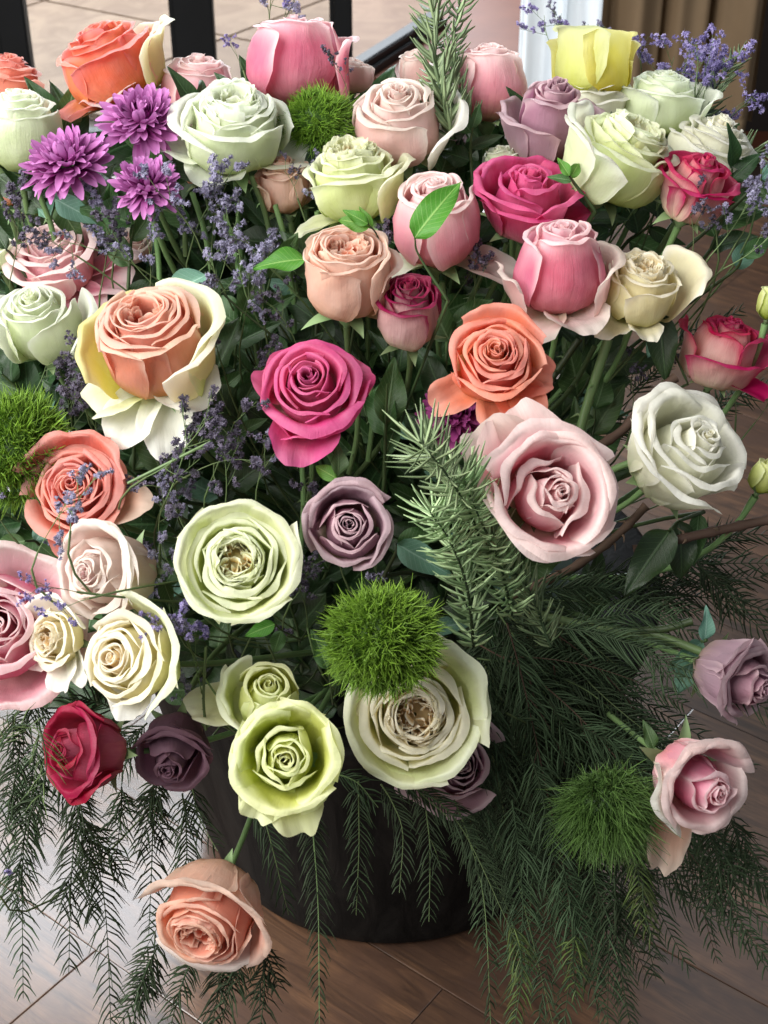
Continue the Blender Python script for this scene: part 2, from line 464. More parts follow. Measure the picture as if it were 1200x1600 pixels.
def stem_part(root, M, p0, d0, R, to=None, sag=0.0, mat=None, rad=0.0026, bow=0.5):
    """the stalk runs from under the head down into the pot mouth"""
    to = mouth_point() if to is None else to
    L = np.linalg.norm(to - p0)
    c1 = p0 - d0 * L * 0.28 + np.array([0, 0, -sag])
    c2 = to + (p0 - to) * 0.35 + np.array([0, 0, bow * 0.12 * L])
    path = bez3(p0, c1, c2, to, 22)
    path = to_local(M, path)
    rr = np.linspace(rad * 0.9, rad * 1.25, 22); rr[0] *= 1.35
    V, Fq = tube(path, rr, 8)
    return obj("stem", mesh("stem", V, Fq, mat or M_STEM, {"a": np.linspace(0.7, 0, 22).repeat(8)}), root)

ANCH = []   # (px, py, short phrase)
def rose(nm, label, px, py, w, axis, pal, kind='spiral', o=0.5, n=24, dz=1.2, hh=1.35, drop=None, guards=(), spin=0.0,
         ruff=0.02, sep=110, stem_to=None, sag=0.0, close=0.25, gpal=None, flip=None, cat='rose', name='rose', lipf=1.0, c0=0.06, stem=True, quarters=4, top=0.26, point=0.0, shift=0.5, core=1.0, ring=(), tight=1.1, heart=(0, 0), bud=0.35):
    rs = np.random.RandomState(abs(hash_(nm)) % 99991)
    ax = dirc(*axis)
    if axis[1] > 0.6: w = w * 1.1; hh = hh * 1.06
    R = w / 2 * dz / F
    centre = P(px, py, dz)
    base = centre - ax * shift * hh * R
    M = frame(base, ax)
    root = thing(name, label, cat, M)
    ANCH.append((px, py, nm))
    pm = PET[pal]
    drop = (0.08 + 0.42 * o) if drop is None else drop
    petals = []
    if kind == 'spiral': n = max(9, int(n * 0.9)) if n > 12 else n
    o2 = o * 0.6
    for i in range(n):
        t = (i + 1) / n
        th = spin + i * 2.39996 + rs.uniform(-0.2, 0.2)
        h = hh * (1 - drop * t ** 2.2) * rs.uniform(0.96, 1.03)
        rm = (c0 + (0.84 - 0.08 * o - c0) * t ** tight) * core * rs.uniform(0.97, 1.03)
        rn = rm * (0.96 - close * (1 - t)) + (o2 * 0.22) * t ** 2 * core
        fl = t ** 1.6 * (0.03 + 0.30 * o2) * rs.uniform(0.3, 1.6) * lipf * core
        rl = rn * (0.86 + 0.1 * o) + fl * 0.7
        if kind == 'spiral':
            q = bud * (1 - 0.45 * t ** 3)
            rn *= 1 - 0.20 * q; rl *= 1 - 0.42 * q; fl *= 1 - 0.5 * q * (1 - t)
            h *= 1 + 0.5 * (1 - t) * 0 + drop * bud * 0.6 * t ** 2.2
        if kind == 'garden' and t > 0.45:
            rl = rn - 0.03 + fl * 0.25; 
        prof = [(0.05 + 0.10 * t, 0.0), (rm * 0.86, 0.2 * h), (rm * 1.02, 0.47 * h), (rn, 0.78 * h), (rl, 0.96 * h), (rl + fl * 0.7, h - 0.10 * fl - 0.02)]
        hw = 1.95 * (1 - t) + 1.2 * t
        hw *= rs.uniform(0.9, 1.12)
        inner = t < 0.3
        if kind == 'garden' and t < 0.42:
            continue
        g = petal_grid(prof, th, hw, 17 if t > 0.3 else 19, 12,
                       top=(0.08 if inner else top * rs.uniform(0.7, 1.2)), notch=rs.uniform(-0.03, 0.05) - point * t,
                       roll=(0.0 if inner else 0.16 * t * (0.5 + o) * rs.uniform(0.5, 1.5)),
                       tuck=0.16 * (1 - t) + 0.03 * rs.uniform(-1, 1), ruff=ruff * (0.3 + 0.7 * t) * rs.uniform(0.3, 1.2),
                       ph=rs.uniform(0, 6.3), fold=point * 0.3 * t, edgez=0.10 * t * o, rimr=0.05 * t * rs.uniform(0.3, 1.6),
                       off=(heart[0] * (1 - t) + rs.uniform(-.03, .03), heart[1] * (1 - t) + rs.uniform(-.03, .03)))
        petals.append((g, t))
    inner_mb = []
    for g, t in petals:
        if t < 0.16: inner_mb.append((g, t))
        else: add_petal(root, g, R, pm, t)
    if kind == 'garden':
        # quartered heart: off-centre swirls of small ruffled petals
        for q in range(quarters):
            a = spin + q * 2 * math.pi / quarters + rs.uniform(-0.25, 0.25)
            ro = (0.15 if quarters == 2 else 0.185) if quarters > 1 else 0.0
            m2 = 7 if quarters > 1 else 11
            for j in range(m2):
                tt = (j + 1) / m2
                h = hh * rs.uniform(0.84, 0.95) - 0.04 * (1 - tt)
                rm = (0.05 + 0.24 * tt) * (1.0 if quarters > 1 else 1.75)
                prof = [(rm * 0.3, 0.1), (rm * 0.8, 0.35 * h), (rm, 0.7 * h), (rm * 0.98, 0.9 * h), (rm * 1.06, h)]
                g = petal_grid(prof, a + math.pi * 0.0 + rs.uniform(-0.9, 0.9), 1.5 * rs.uniform(0.7, 1.1), 19, 9, top=0.10, roll=0.05, tuck=0.15,
                               ruff=0.03, ph=rs.uniform(0, 6.3), off=(ro * math.cos(a), ro * math.sin(a)), fold=-0.12 * rs.uniform(0, 1))
                inner_mb.append((g, 0.06 + 0.3 * tt))
        for j in range(6):
            a = rs.uniform(0, 6.28); ro = 0.24 * math.sqrt(rs.rand()); h = hh * rs.uniform(0.78, 0.88); rm = rs.uniform(0.09, 0.2)
            prof = [(rm * .5, 0.2), (rm, 0.5 * h), (rm, 0.8 * h), (rm * 1.2, 0.95 * h), (rm * 1.3, h)]
            g = petal_grid(prof, rs.uniform(0, 6.28), 1.3, 15, 8, top=0.12, roll=0.03, ruff=0.03, ph=rs.uniform(0, 6.3), off=(ro * math.cos(a), ro * math.sin(a)))
            inner_mb.append((g, 0.05 + 0.2 * rs.rand()))
        zt = np.linspace(0, 1.5, 6)  # added dome fills the heart so its gaps do not turn dark
        V, Fq = tube(np.stack([0 * zt, 0 * zt, hh * (.38 + .2 * np.sin(zt))], 1), np.maximum(np.cos(zt), .02) * .42, 19)
        inner_mb.append(((V, Fq, np.zeros(len(V)), np.full(len(V), .75), np.full(len(V), .3)), 0.3))
        m3 = 8
        for j in range(m3):
            a = spin + j * 2.4; rm = 0.40 + 0.012 * j
            h = hh * rs.uniform(0.84, 0.97)
            prof = [(0.12, 0.05), (rm * 0.9, 0.3 * h), (rm * 1.05, 0.6 * h), (rm, 0.88 * h), (rm * 0.93, h)]
            g = petal_grid(prof, a, 0.95, 19, 10, top=0.12, roll=0.03, tuck=0.1, ruff=0.035, ph=rs.uniform(0, 6.3), fold=-0.10 * rs.uniform(0, 1.3))
            add_petal(root, g, R, pm, 0.40)
    if inner_mb:
        Vs, Fs, U, Vv, E, Lx = [], [], [], [], [], []; k = 0
        for (V, Fq, u, v, e), t in inner_mb:
            Vs.append(V); Fs.append(Fq + k); k += len(V); U.append(u); Vv.append(v); E.append(e); Lx.append(np.full(len(u), t))
        me = mesh("heart", np.concatenate(Vs) * R, np.concatenate(Fs), pm,
                  {"u": np.concatenate(U), "v": np.concatenate(Vv), "e": np.concatenate(E), "l": np.concatenate(Lx)})
        obj("heart", me, root, kind="stuff")
    gl = list(guards)
    for (cnt, od, ln, wd, *kk) in ring:
        for q in range(cnt):
            gl.append((math.degrees(spin) + (q + 0.37 * len(gl)) * 360 / cnt + rs.uniform(-24, 24), od + rs.uniform(-13, 13), ln * rs.uniform(.86, 1.08), wd * rs.uniform(.92, 1.1), kk[0] if kk else {}))
    for gd in gl:
        ang, od, ln, wd = gd[:4]
        kw = gd[4] if len(gd) > 4 else {}
        kw = dict(kw); pk = kw.pop('pal', gpal or pal); lb = kw.pop('label', None)
        g = guard_grid(math.radians(ang), od, ln, wd, core=core, ph=rs.uniform(0, 6), **kw)
        po = add_petal(root, g, R, PET[pk], 1.0)
        if lb: po["label"] = lb
    # receptacle, sepals, stalk
    a = np.linspace(-0.32, 0.06, 9)
    prof = np.array([(0.05, -0.34), (0.07, -0.28), (0.13, -0.20), (0.17, -0.11), (0.18, -0.03), (0.15, 0.03), (0.06, 0.05)]) * R
    V, Fq = tube(np.stack([0 * prof[:, 0], 0 * prof[:, 0], prof[:, 1]], 1), prof[:, 0], 10)
    obj("calyx", mesh("calyx", V, Fq, M_SEPAL, {"a": np.full(len(V), 0.2)}), root)
    sm = [sepal_mesh(R, sep + rs.uniform(-25, 25), rs.uniform(0.7, 1.0)) for _ in range(2)]
    for i in range(5):
        so = obj("sepal", sm[i % 2], root)
        so.rotation_euler = (0, 0, spin + i * 2 * math.pi / 5 + rs.uniform(-0.2, 0.2))
    if stem:
        stem_part(root, M, base - ax * 0.3 * R, ax, R, to=stem_to, sag=sag)
    return root

def hash_(s):
    h = 2166136261
    for ch in s: h = ((h ^ ord(ch)) * 16777619) & 0xffffffff
    return h

# ------------------------------------------------------------------ chrysanthemums
def ray_petal(L, W, curl):
    nu, nv = 5, 8
    s = np.linspace(-1, 1, nu); v = np.linspace(0, 1, nv); S, VV = np.meshgrid(s, v, indexing='ij')
    w = W * (0.35 + 0.65 * np.sin(np.minimum(1, VV / 0.6) * math.pi / 2)) * (1 - 0.75 * np.clip((VV - 0.7) / 0.3, 0, 1) ** 2)
    phi = -curl * VV ** 1.3
    x = np.cumsum(np.cos(phi), 1) * L / nv; z = -np.cumsum(np.sin(phi), 1) * L / nv * -1
    z = z + 0.35 * w * S ** 2
    return np.stack([x, S * w, z], -1).reshape(-1, 3), grid_faces(nu, nv), VV.ravel()
def mum(nm, label, px, py, w, axis, mat, dz=1.2, n=150, name='chrysanthemum'):
    rs = np.random.RandomState(abs(hash_(nm)) % 9999)
    ax = dirc(*axis); R = w / 2 * dz / F
    base = P(px, py, dz) - ax * 0.25 * R
    M = frame(base, ax); root = thing(name, label, 'chrysanthemum', M); ANCH.append((px, py, nm))
    shapes = []
    for k in range(6):
        V, Fq, vv = ray_petal(1.0, 0.085 + 0.018 * (k % 2), (-0.75, -0.3, 0.1, 0.5, 0.8, -0.5)[k])
        shapes.append(mesh("ray_petal", V * R, Fq, mat, {"a": 0.25 + 0.75 * vv}))
    for i in range(n):
        t = (i / n) ** 0.75
        el = math.radians(82 - 92 * t + rs.uniform(-7, 7)); az = i * 2.39996 + rs.uniform(-0.15, 0.15)
        ln = (0.42 + 0.55 * t) * rs.uniform(0.88, 1.08)
        o = obj("ray_petal", shapes[rs.randint(6)], root)
        o.location = (0.06 * R * math.cos(az) * (1 + t), 0.06 * R * math.sin(az) * (1 + t), R * 0.12 * (1 - t))
        o.rotation_euler = (rs.uniform(-0.3, 0.3), -el, az)
        o.scale = (ln, 0.75 + 0.4 * t, 1)
    mb = MB()
    for i in range(60):
        V, Fq, vv = ray_petal(0.4, 0.06, -0.7)
        az = i * 2.4; el = math.radians(88 - 34 * (i / 60)); c, s_ = math.cos(el), math.sin(el)
        V = np.stack([V[:, 0] * c - V[:, 2] * s_, V[:, 1], V[:, 0] * s_ + V[:, 2] * c + 0.1], 1)
        V[:, 0] += 0.12 * math.sqrt(i / 60)
        ca, sa = math.cos(az), math.sin(az)
        V = np.stack([V[:, 0] * ca - V[:, 1] * sa, V[:, 0] * sa + V[:, 1] * ca, V[:, 2]], 1)
        mb.add(V * R, Fq, 0.25 * vv)
    obj("disc", mb.mesh("disc", mat), root, kind="stuff")
    stem_part(root, M, base, ax, R)
    return root

# ------------------------------------------------------------------ green dianthus
def dianthus(nm, label, px, py, w, h, axis, mat, dz=1.2, n=2100, length=0.27, droop=0.0, name='green_dianthus'):
    rs = np.random.RandomState(abs(hash_(nm)) % 9999)
    ax = dirc(*axis); R = w / 2 * dz / F; sy = h / w
    base = P(px, py, dz) - ax * 0.2 * R
    M = frame(base, ax); root = thing(name, label, 'green dianthus', M); ANCH.append((px, py, nm))
    mb = MB()
    NC = n // 24
    for i in range(n):
        # small tufts crowd over the head
        c = i % NC; az = c * 2.39996; zc = 1 - 1.5 * (c + 0.5) / NC
        d0 = np.array([math.sqrt(max(0, 1 - zc * zc)) * math.cos(az), math.sqrt(max(0, 1 - zc * zc)) * math.sin(az), zc])
        hc = 1 + 0.13 * math.sin(c * 7.7) + 0.09 * math.sin(c * 3.1)
        d = d0 + rs.normal(0, 0.065, 3); d /= np.linalg.norm(d)
        fan = d + rs.normal(0, 0.75, 3); fan /= np.linalg.norm(fan)
        Ln = length * rs.uniform(0.7, 1.15); w0 = 0.0135 * rs.uniform(0.8, 1.4)
        p0 = d * (1 - length * 0.8) * hc; p1 = p0 + fan * Ln * 0.55; p2 = p0 + (fan * 0.5 + d * 0.6 + rs.normal(0, 0.3, 3) + np.array([0, -droop, 0])) * Ln
        side = np.cross(fan, rs.normal(0, 1, 3)); side /= np.linalg.norm(side); up = np.cross(side, fan)
        V = np.array([p0 - side * w0, p0 + side * w0, p0 + up * w0, p1 - side * w0, p1 + side * w0, p1 + up * w0, p2 - side * w0 * .2, p2 + side * w0 * .2, p2 + up * w0 * .2])
        Fq = []
        for k in (0, 3):
            for q in range(3):
                Fq.append((k + q, k + (q + 1) % 3, k + 3 + (q + 1) % 3, k + 3 + q))
        b = rs.uniform(0, 0.2) + 0.15 * math.sin(c * 5.3)
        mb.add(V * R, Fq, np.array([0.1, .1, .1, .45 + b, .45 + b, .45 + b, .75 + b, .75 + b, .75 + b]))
    for i in range(1): 
        lat = np.linspace(-1.2, 1.55, 9)
        V, Fq = tube(np.stack([0 * lat, 0 * lat, np.sin(lat) * 0.70], 1) * R, np.maximum(np.cos(lat), 0.02) * 0.70 * R, 12)
        mb.add(V, Fq, 0.0)
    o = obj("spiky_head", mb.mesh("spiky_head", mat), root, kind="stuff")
    o.scale = (1, sy, (1 + sy) / 2)
    stem_part(root, M, base, ax, R)
    return root

# ------------------------------------------------------------------ leaves
def leaf_mesh(shape, mat, name="leaf"):
    L, Wd, bend, cup, wave, tip = shape
    nu, nv = 9, 15
    s = np.linspace(-1, 1, nu); v = np.linspace(0, 1, nv); S, VV = np.meshgrid(s, v, indexing='ij')
    w = Wd * np.sin(np.clip(VV, 0, 1) ** 0.75 * math.pi) ** 0.8 * (1 - tip * VV)
    phi = bend * VV
    x = np.cumsum(np.cos(phi), 1) * L / nv; z = -np.cumsum(np.sin(phi), 1) * L / nv
    x = x - x[:, :1]; z = z - z[:, :1]
    z = z + cup * np.abs(S) * w + wave * np.sin(9 * VV + 2 * S) * S ** 2 * Wd
    V = np.stack([x, S * w, z], -1).reshape(-1, 3)
    return mesh(name, V, grid_faces(nu, nv), mat, {"u": S.ravel(), "v": VV.ravel()})
LEAFSH = [(1, .24, .5, .35, .25, .35), (1, .27, .9, .25, .3, .25), (1, .20, .2, .5, .15, .4), (1, .30, .6, .2, .35, .2), (1, .25, -.3, .4, .25, .3)]
LEAVES = {k: [leaf_mesh(s, m) for s in LEAFSH] for k, m in LM.items()}

def rel(px, py):
    """two nearest anchors and where the point lies from the nearest one"""
    ds = sorted(((a[0] - px) ** 2 + (a[1] - py) ** 2, i) for i, a in enumerate(ANCH))
    i = ds[0][1]; a = ANCH[i]; b = ANCH[ds[1][1]]
    dx, dy = px - a[0], py - a[1]
    if abs(dx) > abs(dy): w = 'right of' if dx > 0 else 'left of'
    else: w = 'below' if dy > 0 else 'above'
    return w, a[2], b[2], [ANCH[d[1]][2] for d in ds[:6]]
USED = {}
def lab(what, px, py, px2=None, py2=None, verb=None):
    """a label no other thing has: by what it stands beside"""
    w, a, b, near = rel(px, py)
    c = [f"{what} {w} the {a}", f"{what} between the {a} and the {b}"]
    if px2 is not None:
        w2, a2, b2, near2 = rel(px2, py2)
        if a2 != a: c.insert(0, f"{what} running from the {a} to the {a2}")
        if b2 != a: c.append(f"{what} running from the {a} towards the {b2}")
        for x in near2[2:]: c.append(f"{what} from the {a} towards the {x}")
    for x in near[2:]: c.append(f"{what} between the {a} and the {x}")
    for x in near[2:]: c.append(f"{what} between the {b} and the {x}")
    for s in c:
        if s not in USED and len(s.split()) <= 16:
            USED[s] = 1
            return s
    USED[c[0]] = 2
    return c[0]

def leaf_dir(px, py, dz, ang, L, pitch=0.0, roll=0.0, kind='mid', variant=0, root=None, M=None, width=1.0):
    """one leaf placed by its base; ang in the picture's plane, pitch towards the lens"""
    a = math.radians(ang); p = math.radians(pitch)
    x = dirc(math.cos(a) * math.cos(p), math.sin(a) * math.cos(p), math.sin(p))
    zc = dirc(-math.cos(a) * math.sin(p), -math.sin(a) * math.sin(p), math.cos(p))
    y = np.cross(zc, x)
    r = math.radians(roll); y2 = y * math.cos(r) + zc * math.sin(r); z2 = np.cross(x, y2)
    pos = P(px, py, dz); Lw = L * dz / F
    Mm = Matrix.Identity(4)
    for i in range(3):
        Mm[i][0] = x[i] * Lw; Mm[i][1] = y2[i] * Lw * width; Mm[i][2] = z2[i] * Lw; Mm[i][3] = pos[i]
    o = obj("leaf", LEAVES[kind][variant % 5], root)
    o.matrix_local = (M.inverted() @ Mm) if M is not None else Mm
    return o

def leafy_branch(label, pts, dz0, dz1, leaves, kind='mid', group='leafy stems among the roses', stemmat=None, rad=0.0018, toward_pot=True, cat='leafy stem', name='leafy_stem'):
    """pts: picture polyline of the shoot from foot to tip; leaves: (t, ang, length, pitch, roll)"""
    pts = np.array(pts, float); n = len(pts)
    dzs = np.linspace(dz0, dz1, n)
    ctrl = np.array([P(x, y, d) for (x, y), d in zip(pts, dzs)])
    path = catmull(ctrl, 16) if n > 1 else ctrl
    if toward_pot:
        foot = mouth_point()
        lead = bez(foot, ctrl[0] + (foot - ctrl[0]) * 0.4 + np.array([0, 0, 0.03]), ctrl[0], 8)[:-1]
        path = np.vstack([lead, path])
    M = Matrix.Translation(Vector(path[0]))
    root = thing(name, label, cat, M, group)
    V, Fq = tube(path - path[0], np.linspace(rad * 1.2, rad * 0.5, len(path)), 6)
    obj("stem", mesh("stem", V, Fq, stemmat or M_STEM_DK, {"a": np.linspace(0, .7, len(path)).repeat(6)}), root)
    cp = catmull(pts, 101)
    for i, lf in enumerate(leaves):
        t, ang, L, pit, rol = lf[:5]
        q = cp[int(t * 100)]
        leaf_dir(q[0], q[1], dz0 + (dz1 - dz0) * t, ang, L, pit, rol, lf[5] if len(lf) > 5 else kind, i, root, M)
    return root

# ------------------------------------------------------------------ feathery fern sprays and rosemary
def spray(label, pts, dzs, nlen, step, mat, group, width=1.1, ang=38, curl=0.5, thick=1.6, side=0, name='fern_spray', stemr=1.6, cat='fern', droop=0.25, taper=True, base_bare=0.05, stemmat=None, branch=0, lead=True, full3d=0.35):
    """a wiry stalk with two ranks of needle leaves; lengths in picture pixels"""
    rs = np.random.RandomState(abs(hash_(label)) % 99999)
    ctrl = np.array([P(x, y, d) for (x, y), d in zip(pts, dzs)])
    Lpx = sum(math.hypot(pts[i + 1][0] - pts[i][0], pts[i + 1][1] - pts[i][1]) for i in range(len(pts) - 1))
    nseg = max(10, int(Lpx / 12)); path = catmull(ctrl, nseg)
    k = np.mean(dzs) / F
    M = Matrix.Translation(Vector(path[0]))
    root = thing(name, label, cat, M, group)
    nb = MB(); sb = MB()
    def needles(path, Lpx, nlen, r0):
        T = np.gradient(path, axis=0); T /= np.linalg.norm(T, axis=1)[:, None]
        V, Fq = tube(path - ctrl[0], np.linspace(r0, r0 * 0.35, len(path)) * k, 5); sb.add(V, Fq, 0.4)
        m = int(Lpx / step)
        view = CAM - path[len(path) // 2]; view /= np.linalg.norm(view)
        for i in range(m):
            t = base_bare + (1 - base_bare) * i / m
            x = t * (len(path) - 1); j = min(int(x), len(path) - 2); f = x - j
            p = path[j] * (1 - f) + path[j + 1] * f - ctrl[0]; tt = T[j]
            sd = np.cross(tt, view); sd /= np.linalg.norm(sd); nn = np.cross(sd, tt)
            for sg in (-1, 1):
                rot = rs.normal(0, full3d) if full3d < 2 else rs.uniform(-1.57, 1.57)
                out = sg * (sd * math.cos(rot)) + nn * math.sin(rot)
                a = math.radians(ang + rs.uniform(-9, 9))
                L = nlen * k * rs.uniform(0.75, 1.15) * (1.0 if not taper else min(1, 1.25 * (1 - t) ** 0.5 + 0.25))
                d1 = tt * math.cos(a) + out * math.sin(a)
                q0 = p; q1 = p + d1 * L * 0.5; q2 = q1 + (d1 + tt * curl * 0.6 + np.array([0, 0, -droop])) / 1.3 * L * 0.5
                ww = thick * 0.5 * k * rs.uniform(0.8, 1.2)
                s2 = np.cross(d1, view + rs.normal(0, .4, 3)); s2 /= np.linalg.norm(s2)
                u2 = np.cross(d1, s2)
                VV = np.array([q0 - s2 * ww * .7, q0 + s2 * ww * .7, q0 + u2 * ww * .6,
                               q1 - s2 * ww, q1 + s2 * ww, q1 + u2 * ww * .8,
                               q2 - s2 * ww * .25, q2 + s2 * ww * .25, q2 + u2 * ww * .2])
                FF = [(b + q, b + (q + 1) % 3, b + 3 + (q + 1) % 3, b + 3 + q) for b in (0, 3) for q in range(3)]
                nb.add(VV, FF, rs.uniform(0, 0.8))
    needles(path, Lpx, nlen, stemr)
    for b in range(branch):
        t = 0.1 + 0.65 * (b + rs.uniform(0, 1)) / branch; j = int(t * (len(path) - 1))
        tt = path[min(j + 1, len(path) - 1)] - path[j]; tt /= np.linalg.norm(tt)
        view = CAM - path[j]; view /= np.linalg.norm(view); sd = np.cross(tt, view) * (1 if b % 2 else -1)
        LL = Lpx * k * (1 - t) * rs.uniform(0.35, 0.6)
        e1 = path[j] + (tt * 0.85 + sd * 0.5) * LL * 0.5; e2 = e1 + (tt + sd * 0.15 + np.array([0, 0, -0.25])) * LL * 0.5
        bp = bez(path[j], e1, e2, max(6, nseg // 3))
        needles(bp, LL / k, nlen * 0.85, stemr * 0.6)
    obj("stem", sb.mesh("stem", stemmat or M_FERN), root)
    obj("needles", nb.mesh("needles", mat), root, kind="stuff")
    return root

# ------------------------------------------------------------------ statice
def statice_meshes(seed, fl_mat, dens=1.0):
    rs = np.random.RandomState(seed)
    sb, fb = MB(), MB()
    def floret(p, d, s):
        for q in range(rs.randint(1, 4)):
            dd = d + rs.normal(0, 0.55, 3); dd /= np.linalg.norm(dd)
            x = np.cross(dd, rs.normal(0, 1, 3)); x /= np.linalg.norm(x); y = np.cross(dd, x)
            L = s * rs.uniform(0.8, 1.4); w = s * rs.uniform(0.22, 0.4)
            ring = [p + dd * L + (x * math.cos(a) + y * math.sin(a)) * w for a in np.arange(5) * 1.2566]
            low = [p + (x * math.cos(a) + y * math.sin(a)) * w * .3 for a in np.arange(5) * 1.2566]
            V = np.array(low + ring + [p + dd * L * 0.8])
            Fq = [(i, (i + 1) % 5, 5 + (i + 1) % 5, 5 + i) for i in range(5)] + [(5 + i, 5 + (i + 1) % 5, 10, 10) for i in range(5)]
            c = rs.uniform(0, 1)
            fb.add(V, [f for f in Fq[:5]], [0.0] * 5 + [c] * 5 + [c * .4])
            # petals of the floret as small quads
            for i in range(5):
                a = i * 1.2566; d3 = x * math.cos(a) + y * math.sin(a); d4 = x * math.cos(a + .5) + y * math.sin(a + .5); d5 = x * math.cos(a - .5) + y * math.sin(a - .5)
                c0 = p + dd * L
                fb.add(np.array([c0, c0 + d5 * w * 1.3 + dd * w * .3, c0 + d3 * w * 2.6 + dd * w * .5, c0 + d4 * w * 1.3 + dd * w * .3]), [(0, 1, 2, 3)], [c * .5, c, c, c])
    def branch(p, d, L, r, lvl):
        side = rs.normal(0, 1, 3)
        e = p + d * L + side * 0.10 * L; m = p + d * L * 0.5 + rs.normal(0, 0.07, 3) * L
        path = bez(p, m, e, 7); V, Fq = tube(path, np.linspace(r, r * 0.55, 7), 4); sb.add(V, Fq, 0.5)
        if lvl == 0:
            dd = (path[-1] - path[-2]); dd /= np.linalg.norm(dd)
            for i in range(int(7 * dens)):
                t = rs.uniform(0.35, 1.0); q = path[0] * 0 + bez(p, m, e, 20)[int(t * 19)]
                floret(q, dd + rs.normal(0, 0.35, 3), 0.0036)
        else:
            for i in range(rs.randint(3, 5)):
                t = 0.35 + 0.65 * (i + rs.uniform(0, .9)) / 4; t = min(t, 0.99)
                q = bez(p, m, e, 20)[int(t * 19)]
                d2 = d + rs.normal(0, 0.5, 3); d2 /= np.linalg.norm(d2)
                branch(q, d2, L * rs.uniform(0.35, 0.6), r * 0.6, lvl - 1)
    branch(np.zeros(3), np.array([0, 0, 1.0]), 0.075, 0.0008, 2)
    return sb.mesh("stem", M_STAT_G), fb.mesh("florets", fl_mat)
STAT = {k: [statice_meshes(11 + i + j * 17, m) for i in range(5)] for j, (k, m) in enumerate((('n', M_FLOR), ('v', M_FLOR_V), ('d', M_FLOR_D)))}
STAT_WORDS = {'n': 'lavender statice sprig', 'v': 'bright violet statice sprig', 'd': 'dull faded statice sprig'}
SN = [0]
def statice(px, py, dz, ang, toward=0.3, scale=1.0, kind='n', lead=True):
    SN[0] += 1
    a = math.radians(ang)
    d = dirc(math.cos(a), math.sin(a), toward)
    M = frame(P(px, py, dz), d) @ Matrix.Rotation(SN[0] * 1.3, 4, 'Z')
    sm, fm = STAT[kind][SN[0] % 5]
    # the lower stalk bends round to the pot
    root = thing('statice_sprig', lab(STAT_WORDS[kind], px + 50 * math.cos(a), py - 50 * math.sin(a)), 'statice', M, 'statice sprigs filling the gaps')
    s_o = obj("stem", sm, root); f_o = obj("florets", fm, root, kind="stuff")
    s_o.scale = f_o.scale = (scale * 0.72,) * 3
    if lead:
        p0 = P(px, py, dz); to = mouth_point(); L = np.linalg.norm(to - p0)
        path = bez(p0, p0 - d * min(0.10, L * 0.3), to, 12)
        V, Fq = tube(to_local(M, path), 0.0009, 4)
        obj("stalk", mesh("stalk", V, Fq, M_STAT_G, {"a": np.full(len(V), .3)}), root)
    return root
